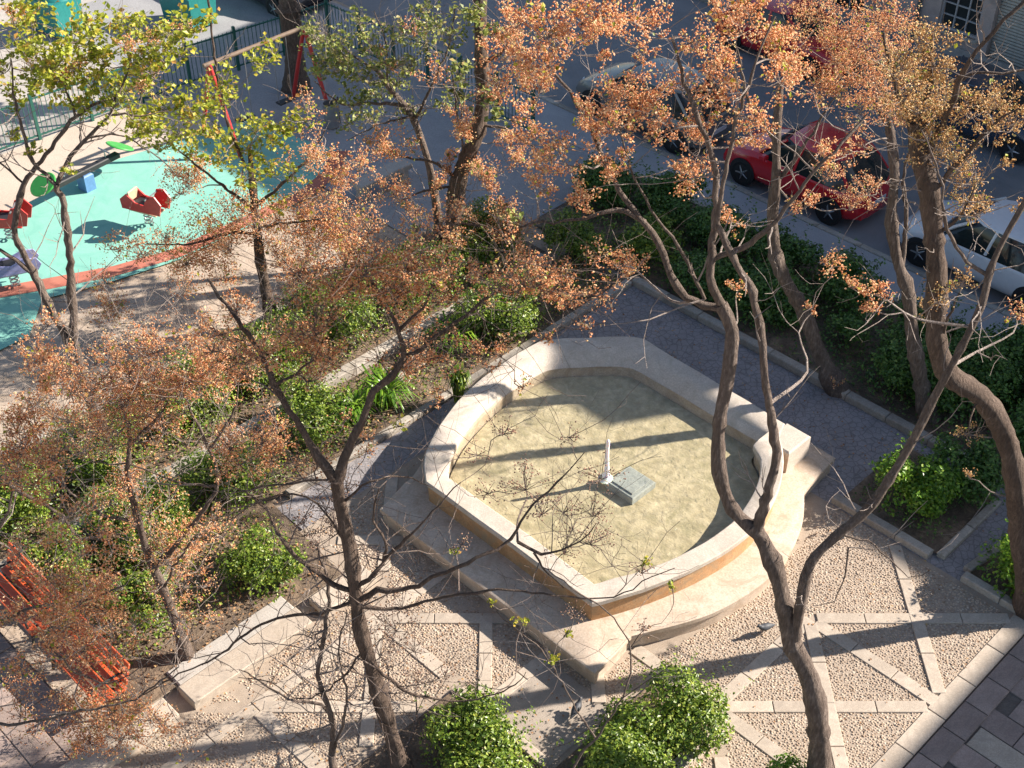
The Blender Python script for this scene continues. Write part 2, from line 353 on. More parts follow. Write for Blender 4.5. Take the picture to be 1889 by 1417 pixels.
run_stones('kerb_stone', bed_right2, (-5.27, 15.45), (-5.0, 17.3), .14, .13, 'kerb', .8, -.02)
run_stones('kerb_stone', bed_west, (-16.05, 4.6), (-16.05, 17.0), .22, .18, 'kerb', 1.0, -.02)
run_stones('kerb_stone', bed_west, (-18.45, 4.6), (-18.45, 16.8), .16, .14, 'kerb', 1.0, -.02)
run_stones('kerb_stone', bed_left, (-14.25, 8.9), (-14.25, 15.4), .14, .12, 'kerb', .9, -.02)
run_stones('kerb_stone', bed_front, (-6.17, 7.2), (-6.17, 10.42), .2, .14, 'slab', .8, -.02)
run_stones('kerb_stone', bed_front, (-7.35, 10.43), (-6.28, 10.43), .16, .13, 'slab', .55, -.02)
run_stones('kerb_stone', bed_front2, (-9.3, 8.14), (-7.5, 8.14), .16, .13, 'slab', .6, -.02)
# raised stone ledge of the left bed: long blocks with open slots between them
ledge = thing('stone_ledge', 'pale stone ledge in long blocks with dark slots, along the left planting bed', 'ledge', ST(-11.9, 6.3, 0), S45)
for t0, t1 in ((3.2, 5.02), (5.28, 7.42), (7.68, 8.7)):
    MB().box((0, 0, 0), (.42, t1 - t0, .18), 0, .015).build('block', 'slab', ledge, 0, (0, (t0 + t1) / 2 - 6.3, .07))
sb = MB(); sb.box((0, 0, 0), (.36, 2.1, .10), 0, .02); sb.build('bench_slab', 'concrete', ledge, 0, (-.42, .08, .05))

# plaza strips: squares of 2.33 m with both diagonals
MOD = 2.33
def in_plinth(s, t, m=0.0):
    if 9.55 - m < t < 10.55 and -12.75 - m < s < -7.85 + m: return True
    if 10.4 < t < 15.3: return abs(s + 10.45) < 3.15 + m - .25 * (abs(t - 12.9) / 2.4) ** 2 * 1.2
    return False
def in_beds(s, t):
    return (-7.5 < s < -6.05 and 7 < t < 10.5) or (-9.4 < s < -7.4 and t < 8.25 and t > 5.7) or (-8.74 < s < -7.43 and t < 9.5) or s < -11.65 and t < 8.7
def strip(a, b_, w, top, name='paving_slab'):
    a, b_ = np.array(a, float), np.array(b_, float); D = b_ - a; Ln = np.linalg.norm(D); n = max(1, round(Ln / .80)); l = Ln / n; ang = math.atan2(D[1], D[0])
    me = box_mesh(name, (l - .014, w, .06), 'slab', .006)
    for i in range(n):
        c = a + D * (i + .5) / n
        if in_plinth(c[0], c[1], -.1) or in_beds(c[0], c[1]) or c[0] < -13.4 or c[1] > 15.3 or (c[0] < -11.4 and c[1] < 8.7): continue
        link(name, me, plaza, ST(c[0], c[1], top - .03 + random.uniform(-.002, .002)), S45 + ang + random.uniform(-.004, .004))
SL = [-4.14 - MOD * k for k in range(5)]; TL = [12.9 + MOD * k for k in (1, 0, -1, -2, -3)]
strip((-4.14, 3.6), (-4.14, 15.2), .30, .022)
for s_ in SL[1:]:
    strip((s_, 3.58), (s_, 8.24), .22, .018); strip((s_, 8.24), (s_, 10.57), .22, .018)
    if s_ > -7: strip((s_, 10.57), (s_, 12.9), .22, .018)
for t_ in TL[1:]:
    for k in range(4):
        if k == 1 and t_ > 12: continue
        strip((SL[k + 1] + .11, t_), (SL[k] - .11, t_), .22, .020)
for k in range(4):
    for j in range(4):
        if k == 1 and j < 2: continue
        a, b_ = SL[k + 1], SL[k]; c, d = TL[j + 1], TL[j]
        strip((a + .08, c + .08), (b_ - .16, d - .16), .20, .024); strip((a + .08, d - .08), (b_ - .16, c + .16), .20, .028)

# pebbles set in the panels between the strips: too many to count
sp = .041; A, B = np.meshgrid(np.arange(-13.3, -4.3, sp), np.arange(4.2, 15.2, sp)); A = A.ravel(); B = B.ravel()
A = A + rng.uniform(-.4, .4, len(A)) * sp; B = B + rng.uniform(-.4, .4, len(B)) * sp
u = ((A + 4.14) / MOD) % 1.0; w = ((B - 12.9) / MOD) % 1.0
hw = .105 / MOD
def dline(x): return np.minimum(x, 1 - x)
plainc = (A < -6.47) & (A > -8.8) & (B > 10.57)
keep = (((np.abs(u - w) > hw * 1.3) & (np.abs(u + w - 1) > hw * 1.3)) | plainc) & ((dline(w) > hw) | (plainc & (B > 11.7))) & ((dline(u) > hw) | ((A < -5) & (B > 12.8)))
keep &= np.array([not (in_plinth(a, b_, -.1) or in_beds(a, b_)) for a, b_ in zip(A, B)])
keep &= (A < -4.3)
A, B = A[keep], B[keep]; n = len(A)
ang = np.arange(5) * math.pi / 2.5
ring = np.stack([np.cos(ang), np.sin(ang)], 1)
rr = rng.uniform(.0135, .024, n); el = rng.uniform(.6, .95, n); th = rng.uniform(-.9, .5, n) + rng.normal(0, .2, n); hh = rng.uniform(.004, .013, n)
def prow(sc, z):
    x = ring[None, :, 0] * (rr * sc)[:, None]; y = ring[None, :, 1] * (rr * sc * el)[:, None]
    return np.stack([x * np.cos(th)[:, None] - y * np.sin(th)[:, None], x * np.sin(th)[:, None] + y * np.cos(th)[:, None], np.broadcast_to(z[:, None], x.shape)], 2)
V = np.concatenate([prow(1, np.full(n, .0)), prow(.72, hh)], 1)
X, Y = (A + B) / R2, (B - A) / R2
V = V + np.stack([X, Y, np.zeros(n)], 1)[:, None, :]
F = np.array([t3 for i in range(5) for t3 in ((i, (i + 1) % 5, 5 + (i + 1) % 5), (i, 5 + (i + 1) % 5, 5 + i))] + [(5, 6, 7), (5, 7, 8), (5, 8, 9)])
Fa = (F[None] + (np.arange(n) * 10)[:, None, None]).reshape(-1, 3)
peb = link('pebbles', np_mesh('pebbles', V.reshape(-1, 3), Fa, 'pebble', True)); peb['label'] = 'small brown and cream pebbles set in the plaza panels'; peb['category'] = 'pebbles'; stuff(peb)

# large pavers, right corner and lower left terrace
def pavers(parent, s0, s1, t0, t1, ds, dt, z, mat='paver'):
    me = box_mesh('paver', (ds - .016, dt - .016, .05), mat, .006); r = 0; t = t0
    while t < t1 - .01:
        if abs(t + dt / 2 - 12.9) < .25: t += dt; r += 1; continue
        s = s0 - (ds / 2 if r % 2 else 0)
        while s < s1 - .01:
            p = ST(s + ds / 2, t + dt / 2, z - .025 + random.uniform(-.003, .003)); link('paver', me, parent, p, S45 + random.uniform(-.004, .004)); s += ds
        t += dt; r += 1
me = box_mesh('paver', (.36, .60, .05), 'paver', .006)
for i in range(12): link('paver', me, pave, ST(-3.78, 9.2 + i * .615, .016), S45)
pavers(pave, -3.4, -.4, 9.2, 15.2, .62, .42, .016)
strip_me = box_mesh('paving_slab', (.78, .40, .05), 'slab', .006)
for i in range(4): link('paving_slab', strip_me, pave, ST(-3.18 + i * .8, 12.77, -.01), S45)
pavers(lower, -16.4, -12.0, 1.8, 4.0, .6, .44, .02)

# ------------------------------------------------------------------ fountain
ox, oy = -10.45, 12.7
O = [(-12.23, 10.25), (-11.0, 10.25), (-9.8, 10.25), (-8.58, 10.25), (-8.38, 10.65), (-8.16, 11.2), (-7.98, 11.8), (-7.86, 12.4), (-7.82, 13.0), (-7.9, 13.6), (-8.1, 14.2), (-8.42, 14.75), (-8.8, 15.2), (-8.98, 15.55), (-9.8, 15.58), (-10.8, 15.6), (-11.8, 15.63), (-12.22, 15.66), (-12.55, 15.42), (-12.9, 15.02), (-13.25, 14.64), (-13.48, 14.32), (-13.55, 13.9), (-13.54, 13.2), (-13.48, 12.6), (-13.34, 12.0), (-13.1, 11.35), (-12.8, 10.8), (-12.55, 10.5)]
Iw = [(-12.03, 10.58), (-11.0, 10.58), (-9.8, 10.58), (-8.82, 10.55), (-8.68, 10.85), (-8.47, 11.3), (-8.30, 11.85), (-8.19, 12.4), (-8.15, 13.0), (-8.23, 13.5), (-8.42, 14.05), (-8.7, 14.5), (-9.02, 14.72), (-9.1, 14.98), (-9.9, 14.98), (-10.8, 15.0), (-11.6, 15.0), (-11.92, 14.98), (-12.2, 14.78), (-12.5, 14.46), (-12.76, 14.16), (-12.93, 13.9), (-12.98, 13.6), (-12.98, 13.1), (-12.94, 12.6), (-12.84, 12.1), (-12.68, 11.55), (-12.46, 11.1), (-12.28, 10.82)]
WR = [0, 0, 0, 0, 0, 0, 0, 0, 0, 0, 0, 0, 0, .7, 1, 1, 1, 1, 1, 1, 1, 1, .9, .8, .6, .4, .2, 0, 0]   # 1 = broad rounded back wall
def dense(L, closed=True, sub=3, corners=()):
    n = len(L); out = []
    for i in range(n):
        for k in range(sub):
            u_ = k / sub; p1, p2 = np.array(L[i], float), np.array(L[(i + 1) % n], float)
            p0 = np.array(L[i - 1], float) if i not in corners else 2 * p1 - p2
            p3 = np.array(L[(i + 2) % n], float) if (i + 1) % n not in corners else 2 * p2 - p1
            out.append(.5 * (2 * p1 + (p2 - p0) * u_ + (2 * p0 - 5 * p1 + 4 * p2 - p3) * u_ * u_ + (3 * p1 - p0 - 3 * p2 + p3) * u_ ** 3))
    return np.array(out)
COR = (0, 3, 13, 17)
Od, Id = dense(O, corners=COR), dense(Iw, corners=COR); Wd = dense([(w_, 0) for w_ in WR])[:, 0].clip(0, 1)
fount = thing('fountain', 'ochre and cream stone fountain basin with curved sides on a low plinth', 'fountain', ST(ox, oy, 0), S45)
def loc(s, t, z): return (s - ox, t - oy, z)
def loft(profA, profB, name, mat, sm=35):
    mb = MB(); n = len(Od); k = len(profA)
    for i in range(n):
        for (ka, za), (kb_, zb) in zip(profA, profB):
            w_ = Wd[i]; kk = ka * (1 - w_) + kb_ * w_; z = za * (1 - w_) + zb * w_
            p = Od[i] * (1 - kk) + Id[i] * kk; wob = .006 * math.sin(i * 1.7) + .004 * math.sin(i * .61)
            mb.v.append(loc(p[0], p[1], z + wob * (1 if z > .3 else 0)))
    for i in range(n):
        for j in range(k - 1):
            a = i * k + j; b_ = ((i + 1) % n) * k + j; mb.f.append((a, b_, b_ + 1, a + 1))
    return mb.build(name, mat, fount, sm)
loft([(.12, .0), (.12, .71)], [(.03, .0), (.03, .70)], 'wall', 'wall')
loft([(.12, .708), (0, .712), (0, .785), (.05, .802), (.95, .802), (1, .788), (1, .69), (.9, .685)],
     [(.03, .70), (0, .70), (0, .77), (.05, .802), (.36, .805), (.58, .76), (.80, .66), (.93, .58)], 'coping', 'coping', 40)
loft([(.9, .70), (.9, .2)], [(.93, .585), (1, .2)], 'inner_wall', 'plinth')
fl = Od * .08 + Id * .92
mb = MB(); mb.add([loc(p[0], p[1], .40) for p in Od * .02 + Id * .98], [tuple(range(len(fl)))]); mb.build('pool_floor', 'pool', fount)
mb = MB(); mb.add([loc(p[0], p[1], .58) for p in fl], [tuple(range(len(fl)))]); mb.build('water', 'water', fount)
PL = [(-12.65, 9.6), (-11.4, 9.6), (-10.2, 9.6), (-9.0, 9.6), (-7.92, 9.6), (-7.94, 10.1), (-8.0, 10.5), (-7.68, 11.1), (-7.42, 11.7), (-7.28, 12.4), (-7.26, 13.0), (-7.36, 13.6), (-7.58, 14.2), (-7.84, 14.62), (-7.98, 14.8), (-8.05, 15.3), (-8.1, 15.88), (-8.7, 15.9), (-9.25, 15.92), (-10.2, 15.75), (-11.8, 15.75), (-12.6, 15.7), (-13.2, 15.3), (-13.6, 14.6), (-13.66, 13.9), (-13.64, 13.2), (-13.56, 12.5), (-13.4, 11.9), (-13.15, 11.2), (-12.95, 10.75), (-12.85, 10.5), (-12.82, 10.3)]
Pd = dense(PL, corners=(0, 4, 6, 13, 14, 16, 18, 31)); pc = Pd.mean(0)
def offs(P, d):
    Q = np.roll(P, -1, 0) - np.roll(P, 1, 0); N = np.stack([Q[:, 1], -Q[:, 0]], 1); N /= np.linalg.norm(N, axis=1)[:, None] + 1e-9
    return P - N * d
inn = [offs(Pd, .05), offs(Pd, .04), Pd, Pd, offs(Pd, .03), None]; zs = [0, .25, .262, .335, .352, .352]
mid = Od * .88 + Id * .12
idx = [int(np.argmin(np.linalg.norm(mid - p, axis=1))) for p in Pd]
inn[5] = np.array([mid[i] * .99 + (mid.mean(0)) * .01 for i in idx])
mb = MB(); n = len(Pd)
for L_, z in zip(inn, zs): mb.v += [loc(p[0], p[1], z) for p in L_]
for r_ in range(5):
    for i in range(n): j = (i + 1) % n; mb.f.append((r_ * n + i, r_ * n + j, (r_ + 1) * n + j, (r_ + 1) * n + i))
mb.build('plinth', 'plinth', fount, 30)
# end pier behind the right curve
MB().box((0, 0, 0), (.50, .62, .45), 0, .03).build('end_pier', 'coping', fount, 0, loc(-8.72, 15.28, .572))
jet = thing('water_jet', 'slim white jet of foaming water in the middle of the fountain', 'water jet', at(1117, 893, .40))
mb = MB(); zz = np.linspace(0, 1.0, 26)
mb.tube([(.006 * math.sin(z * 7), .006 * math.cos(z * 6), .12 + z * .86) for z in zz], [.046 - .016 * z + .09 * math.exp(-z * 16) for z in zz[:-1]] + [.012], 14); mb.build('column', 'foam', jet, 70)
blk = thing('stone_block', 'square grey stone block just above the water in the middle of the fountain', 'block', ST(-10.05, 12.82, .17), S45)
MB().box((0, 0, .17), (.58, .58, .38), 0, .02).build('body', 'greybox', blk); MB().box((0, 0, .372), (.44, .44, .024), 0, .006).build('top_plate', 'greybox', blk)

# ------------------------------------------------------------------ trees
OCT_V = np.array([(1, 0, 0), (-1, 0, 0), (0, 1, 0), (0, -1, 0), (0, 0, 1), (0, 0, -1)], float)
OCT_F = np.array([(0, 2, 4), (2, 1, 4), (1, 3, 4), (3, 0, 4), (2, 0, 5), (1, 2, 5), (3, 1, 5), (0, 3, 5)])
def berries_mesh(name, P, r, mat):
    n = len(P); V = OCT_V[None] * (r[:, None, None] * rng.uniform(.75, 1.25, (n, 1, 3))) + P[:, None, :]
    a = rng.uniform(0, 6.28, n); c, s = np.cos(a)[:, None], np.sin(a)[:, None]
    D = V - P[:, None, :]; V = np.stack([D[..., 0] * c - D[..., 2] * s, D[..., 1], D[..., 0] * s + D[..., 2] * c], 2) + P[:, None, :]
    F = (OCT_F[None] + (np.arange(n) * 6)[:, None, None]).reshape(-1, 3)
    return np_mesh(name, V.reshape(-1, 3), F, mat, True)
def leaves_mesh(name, P, size, mat, N=None, asp=.45, spread=.8):
    n = len(P); d = rng.normal(size=(n, 3)); 
    if N is not None: d = N * (1 - spread) * 2 + d * spread
    d /= np.linalg.norm(d, axis=1)[:, None]                       # leaf normal
    a = rng.normal(size=(n, 3)); a -= (a * d).sum(1)[:, None] * d; a /= np.linalg.norm(a, axis=1)[:, None]
    b_ = np.cross(d, a); L = size[:, None]; fold = rng.uniform(.05, .3, (n, 1))
    p0 = P - a * L * .5; p1 = P + b_ * L * asp + d * L * fold * .6; p2 = P + a * L * .5; p3 = P - b_ * L * asp + d * L * fold * .6
    V = np.stack([p0, p1, p2, p3], 1).reshape(-1, 3)
    F = (np.array([(0, 1, 2), (0, 2, 3)])[None] + (np.arange(n) * 4)[:, None, None]).reshape(-1, 3)
    return np_mesh(name, V, F, mat, False)
def rvec(): 
    v = rng.normal(size=3); return v / np.linalg.norm(v)
def tree(name, label, limbs, clusters, Yc, base, spreadY=.7, bk='bark', tw='twig', bare=30, dens=1.0, berry='berry_o', leaf='leaf_y', bsz=.0118, lsz=.055, fill=0.0):
    """limbs: [(nodes, r0, r1)], nodes (u,v,Y) or Vector; clusters: (u,v,r_px,kind[,Y])"""
    root = thing(name, label, 'tree', base)
    B0 = np.array(base)
    tb = MB(); pts = []; prad = []
    for li, (nodes, r0, r1) in enumerate(limbs):
        P = [np.array(n_) if isinstance(n_, Vector) else np.array(atY(*n_)) for n_ in nodes]
        Q = catmull(P, .11); k = len(Q)
        if k > 4 and r0 < .09:
            for i in range(1, k - 1): Q[i] = Q[i] + rng.normal(size=3) * .010
        T = np.linspace(0, 1, k); R = r0 + (r1 - r0) * T ** .9
        R = R * .86 * (1 + .09 * np.sin(T * k * .55 + li) + rng.normal(0, .05, k))
        if li == 0: R[:5] *= np.linspace(1.45, 1.05, 5)[:len(R[:5])]
        for q in range(int(k / 9)):                               # knots and pruning scars
            kk = rng.integers(2, max(3, k - 2)); R[kk] *= rng.uniform(1.08, 1.24)
        tb.tube([q - B0 for q in Q], list(R), 14 if r0 > .08 else 7, True, .07 if r0 > .06 else .03)
        pts += Q; prad += list(R)
    tb.build('trunk', bk, root, 60)
    twg = MB(); pts = [np.array(q) for q in pts]; prad = list(prad)
    Pb, Pd_, Pl, Pbr = [], [], [], []
    items = []
    extra = []
    for c in clusters:
        if (len(c) < 4 or c[3] == 'o') and c[2] > 24:
            for q in range(int(fill + rng.random())): extra.append((c[0] + rng.normal(0, 50), c[1] + rng.normal(0, 42), c[2] * .9, 'f'))
    for c in list(clusters) + extra:
        u_, v_, rp = c[:3]; kind = c[3] if len(c) > 3 else 'o'
        Y_ = c[4] if len(c) > 4 else Yc + rng.uniform(-spreadY, spreadY)
        p = np.array(atY(u_, v_, Y_)); dist = math.sqrt((p ** 2)[:2].sum() + (CAM_H - p[2]) ** 2)
        R = rp / FPX * dist
        if p[2] < R * .6 + .25: 
            continue
        items.append((p, R, kind, rp, dist))
    arr = np.array(pts); items.sort(key=lambda it: np.min(np.linalg.norm(arr - it[0], axis=1)))
    for p, R, kind, rp, dist in items:
        arr = np.array(pts); d = np.linalg.norm(arr - p, axis=1) + np.maximum(0, arr[:, 2] - p[2] + .1) * 1.5
        i = int(np.argmin(d)); a = arr[i]; r0 = min(prad[i] * .75, .006 + .012 * min(1.5, d[i]))
        foot = p - np.array([0, 0, R * .45]); L = np.linalg.norm(foot - a)
        m1 = a * .55 + foot * .45 + rng.normal(size=3) * .10 * L + np.array([0, 0, -.06 * L]); m2 = a * .2 + foot * .8 + rng.normal(size=3) * .05 * L
        Q = catmull([a, m1, m2, foot], max(.12, L / 9)); k = len(Q)
        rads = list(np.linspace(r0, .006, k)); twg.tube([q - B0 for q in Q], rads, 5)
        pts += Q[2:]; prad += rads[2:]
        ns = int(8 + R * 13)
        for q in range(ns):
            dv = rvec(); dv[2] = dv[2] * .8 + .25; dv /= np.linalg.norm(dv)
            ln = R * rng.uniform(.5, 1.25); tip = foot + dv * ln + np.array([0, 0, R * .35])
            mid_ = (foot + tip) / 2 + rng.normal(size=3) * .08 * R
            twg.tube([foot - B0, mid_ - B0, tip - B0], [.0055, .004, .002], 3, False)
            cnt = int(dens * (rp ** 2) * .33 / ns * rng.uniform(.5, 1.5) * (dist / 20) ** .7)
            if kind == 'f': cnt = int(cnt * .5)
            if kind in 'osf': 
                if kind == 's': cnt = max(4, int(cnt * .34))
                w_ = rng.beta(4.0, 1.15, cnt)[:, None]; sc = rng.normal(size=(cnt, 3)) * np.array([.15, .15, .12]) * R * rng.uniform(.75, 1.25)
                pp = foot * (1 - w_) + tip * w_ + sc; h_ = int(cnt * .42)
                if kind == 's': Pbr.append(pp)
                else: Pb.append(pp[:h_]); Pd_.append(pp[h_:])
                if kind in 'of':
                    nl = max(1, cnt // 14); Pl.append(foot * .2 + tip * .8 + rng.normal(size=(nl, 3)) * .2 * R) if rng.random() < .22 else None
            else:
                cnt = max(3, int(cnt * .30)); w_ = rng.beta(2.5, 1.1, cnt)[:, None]
                Pl.append(foot * (1 - w_) + tip * w_ + rng.normal(size=(cnt, 3)) * np.array([.17, .17, .08]) * R)
    for q in range(bare):                                            # leafless side twigs
        i = rng.integers(len(arr) // 6, len(pts)); a = pts[i]; dv = rvec(); dv[2] = dv[2] * .6 + .25; ln = rng.uniform(.35, 1.25)
        P4 = [a]; dd = dv / np.linalg.norm(dv); r0 = min(prad[i] * .6, rng.uniform(.006, .016))
        for k in range(5):
            dd = dd + rng.normal(size=3) * .22 + np.array([0, 0, .10]); dd /= np.linalg.norm(dd); P4.append(P4[-1] + dd * ln / 5)
        twg.tube([x - B0 for x in P4], list(np.linspace(r0, .0025, 6)), 4, False)
        for k in range(rng.integers(1, 4)):
            m_ = P4[rng.integers(1, 5)]; d2 = dd + rvec() * 1.1; d2 /= np.linalg.norm(d2); l2 = ln * rng.uniform(.2, .5)
            twg.tube([m_ - B0, m_ + d2 * l2 * .5 + rng.normal(size=3) * .02 - B0, m_ + d2 * l2 + np.array([0, 0, .05]) - B0], [r0 * .55, r0 * .4, .002], 3, False)
    if twg.v: stuff(twg.build('twigs', tw, root, 60))
    if Pb:
        P = np.concatenate(Pb) - B0; o = link('berry_clusters', berries_mesh('berry_clusters', P, rng.uniform(.75, 1.25, len(P)) * bsz, berry), root); stuff(o)
    if Pd_:
        P = np.concatenate(Pd_) - B0; o = link('dry_leaflets', leaves_mesh('dry_leaflets', P, rng.uniform(.7, 1.4, len(P)) * bsz * 2.6, berry, np.tile([0, 0, 1.], (len(P), 1)), .33, .85), root); stuff(o)
    if Pbr:
        P = np.concatenate(Pbr) - B0; o = link('dry_berries', berries_mesh('dry_berries', P, rng.uniform(.8, 1.2, len(P)) * bsz, 'berry_b'), root); stuff(o)
    if Pl:
        P = np.concatenate(Pl) - B0; o = link('leaves', leaves_mesh('leaves', P, rng.uniform(.6, 1.3, len(P)) * lsz, leaf, np.tile([0, 0, 1.], (len(P), 1)), .38, .6), root); stuff(o)
    return root

b1 = at(1513, 1448)
tree('chinaberry_tree', 'tall forked tree with orange berry clusters in front of the fountain, right of centre', [
    ([b1, (1512, 1417, 10.9), (1509, 1330, 10.95), (1492, 1250, 11.0), (1463, 1190, 11.1)], .175, .15),
    ([(1463, 1195, 11.1), (1447, 1120, 11.2), (1430, 1050, 11.3), (1400, 985, 11.4), (1385, 968, 11.42)], .135, .105),
    ([(1400, 985, 11.4), (1352, 940, 11.5), (1328, 870, 11.6), (1327, 780, 11.7), (1343, 690, 11.8), (1350, 610, 11.9), (1330, 562, 12.0)], .10, .085),
    ([(1335, 570, 12.0), (1280, 556, 12.1), (1240, 512, 12.2), (1215, 445, 12.4), (1180, 400, 12.5), (1140, 350, 12.7), (1090, 240, 13), (1050, 170, 13.2), (1005, 110, 13.3)], .06, .016),
    ([(1333, 565, 12.0), (1315, 530, 12.0), (1312, 470, 12.1), (1320, 400, 12.2), (1318, 300, 12.3), (1290, 230, 12.4), (1265, 150, 12.6), (1240, 70, 12.8)], .065, .018),
    ([(1312, 480, 12.1), (1370, 457, 12), (1425, 415, 11.9), (1485, 338, 11.9), (1540, 280, 12), (1600, 210, 12.2)], .042, .012),
    ([(1190, 410, 12.5), (1140, 388, 12.5), (1060, 405, 12.5), (985, 412, 12.6), (930, 430, 12.7)], .035, .01),
    ([(1395, 980, 11.4), (1418, 900, 11.4), (1430, 838, 11.5), (1412, 700, 11.6), (1405, 620, 11.7), (1385, 540, 11.8), (1350, 470, 11.9), (1322, 415, 12)], .075, .04),
    ([(1322, 420, 12.0), (1340, 300, 12.1), (1365, 200, 12.2), (1400, 100, 12.3), (1430, 30, 12.5)], .035, .012),
    ([(1463, 1190, 11.1), (1478, 1110, 11.1), (1495, 1040, 11.2), (1540, 990, 11.3), (1600, 940, 11.4), (1650, 870, 11.5), (1690, 800, 11.6), (1725, 730, 11.7), (1747, 690, 11.7), (1782, 625, 11.8), (1812, 560, 11.9), (1826, 500, 12), (1852, 440, 12.1), (1895, 365, 12.2)], .09, .035),
    ([(1822, 508, 12.0), (1782, 482, 12), (1757, 440, 12.0), (1740, 390, 12), (1735, 325, 12.1), (1700, 240, 12.3)], .03, .01),
    ([(1300, 552, 12.05), (1260, 470, 12.2), (1170, 330, 12.6), (1130, 180, 12.9)], .026, .008),
    ([(1545, 987, 11.3), (1600, 1000, 11.2), (1640, 1030, 11.1), (1680, 1066, 11), (1716, 1052, 10.95)], .016, .005),
    ([(1565, 1010, 11.25), (1560, 1060, 11.1), (1535, 1110, 11.0), (1500, 1118, 10.95)], .014, .005)],
    [(u_, v_, r_) for u_, v_, r_ in [(950, 30, 52), (1010, 50, 50), (930, 90, 50), (985, 110, 48), (920, 150, 42), (995, 155, 38), (1074, 27, 45), (1100, 15, 45), (1142, 50, 40), (1193, 40, 45), (1016, 112, 35), (1115, 98, 22), (1190, 102, 26), (973, 203, 33), (973, 250, 40), (1017, 278, 45), (1074, 190, 38), (1160, 165, 50), (1203, 170, 45), (1128, 190, 40), (1006, 305, 30), (1000, 342, 30), (1071, 356, 38), (1125, 305, 35), (1155, 281, 22), (1142, 480, 42), (1176, 490, 28), (1334, 20, 48), (1385, 10, 45), (1276, 61, 42), (1317, 146, 46), (1327, 112, 42), (1337, 169, 33), (1293, 237, 46), (1391, 237, 46), (1395, 210, 36), (1283, 322, 42), (1266, 298, 32), (1442, 135, 50), (1439, 75, 50), (1459, 112, 48), (1537, 480, 32), (1571, 521, 26), (1608, 528, 36), (1608, 565, 18), (1500, 568, 18), (1361, 528, 24), (1350, 400, 28), (1486, 373, 30), (1520, 288, 36), (1879, 572, 28), (1140, 222, 38), (1215, 232, 38), (1100, 230, 28), (1180, 205, 36)]],
    12.7, tuple(b1), .6, bare=120, bk='bark', fill=.3, dens=.9)
b2 = at(1547, 722)
tree('chinaberry_tree', 'leaning tree at the planter kerb behind the fountain, in front of the red car', [
    ([b2, (1538, 705, 19.15), (1510, 650, 19.2), (1480, 570, 19.3), (1450, 520, 19.3), (1430, 470, 19.4), (1425, 400, 19.5), (1432, 330, 19.5), (1432, 250, 19.6), (1440, 150, 19.8)], .19, .07),
    ([(1430, 340, 19.5), (1490, 260, 19.5), (1540, 180, 19.6)], .05, .015), ([(1432, 260, 19.6), (1380, 180, 19.6), (1360, 90, 19.8)], .05, .015)],
    [(1520, 27, 55), (1470, 40, 45), (1544, 95, 55), (1564, 135, 48), (1554, 163, 44), (1571, 373, 40), (1537, 318, 26), (1564, 690, 17), (1545, 700, 14), (1510, 160, 40)], 19.4, tuple(b2), .5, bare=20)
b3 = at(1714, 772)
tree('chinaberry_tree', 'slim pale-barked tree rising beside the kerb between the red and the white car', [
    ([b3, (1705, 735, 18.35), (1685, 630, 18.35), (1675, 540, 18.4), (1655, 480, 18.4), (1645, 400, 18.5), (1650, 320, 18.5), (1640, 230, 18.7), (1625, 140, 18.8)], .17, .07),
    ([(1662, 500, 18.4), (1672, 400, 18.5), (1668, 320, 18.5), (1690, 240, 18.6)], .06, .02), ([(1640, 240, 18.7), (1600, 160, 18.7), (1580, 90, 18.8)], .04, .015)],
    [(1571, 34, 50), (1622, 20, 52), (1649, 34, 48), (1588, 85, 52), (1639, 85, 52), (1588, 196, 33), (1591, 234, 22), (1595, 264, 18), (1605, 346, 32), (1610, 140, 42), (1649, 203, 42), (1630, 160, 40)], 18.5, tuple(b3), .5, bare=40, dens=.8)
b4 = at(1903, 1128)
tree('chinaberry_tree', 'thick dark bent trunk rising from the shrub at the right edge', [
    ([b4, (1884, 990, 13.85), (1874, 885, 13.80), (1848, 790, 13.80), (1805, 728, 13.75), (1750, 690, 13.70), (1727, 620, 13.70), (1728, 520, 13.80), (1722, 430, 13.90), (1715, 350, 14.00), (1698, 290, 14.10), (1690, 225, 14.20)], .21, .13),
    ([(1692, 240, 14.20), (1650, 150, 14.30), (1630, 60, 14.50)], .07, .02), ([(1692, 235, 14.20), (1715, 150, 14.20), (1720, 60, 14.40)], .07, .02),
    ([(1700, 300, 14.10), (1745, 215, 14.00), (1770, 150, 14.00), (1800, 95, 14.00), (1850, 40, 14.00), (1900, -10, 14.10)], .05, .025),
    ([(1715, 360, 14.00), (1770, 300, 13.90), (1830, 230, 13.90), (1880, 200, 13.90)], .045, .012), ([(1772, 150, 14.00), (1800, 135, 14.00), (1850, 137, 13.90), (1900, 128, 13.90)], .022, .014),
    ([(1722, 440, 13.90), (1770, 400, 13.80), (1800, 340, 13.80)], .03, .01), ([(1728, 640, 13.70), (1745, 600, 13.60), (1770, 540, 13.60)], .03, .01), ([(1805, 730, 13.75), (1790, 770, 13.50), (1786, 800, 13.40)], .02, .008)],
    [(1706, 78, 55), (1730, 102, 48), (1689, 129, 52), (1672, 163, 52), (1717, 152, 48), (1689, 220, 48), (1740, 190, 45), (1778, 183, 38), (1798, 203, 34), (1740, 264, 55), (1717, 281, 43), (1764, 281, 40), (1825, 190, 34), (1852, 176, 38), (1872, 220, 34), (1842, 230, 30), (1791, 356, 45), (1778, 325, 38), (1805, 383, 32), (1882, 373, 20), (1852, 295, 20), (1650, 120, 45), (1733, 545, 36), (1777, 521, 26), (1716, 575, 27), (1784, 792, 26), (1791, 877, 18), (1700, 190, 45)], 14.0, tuple(b4), .5, bk='bark_dark', bare=60, berry='berry_t', dens=.72)
b5 = at(748, 1450)
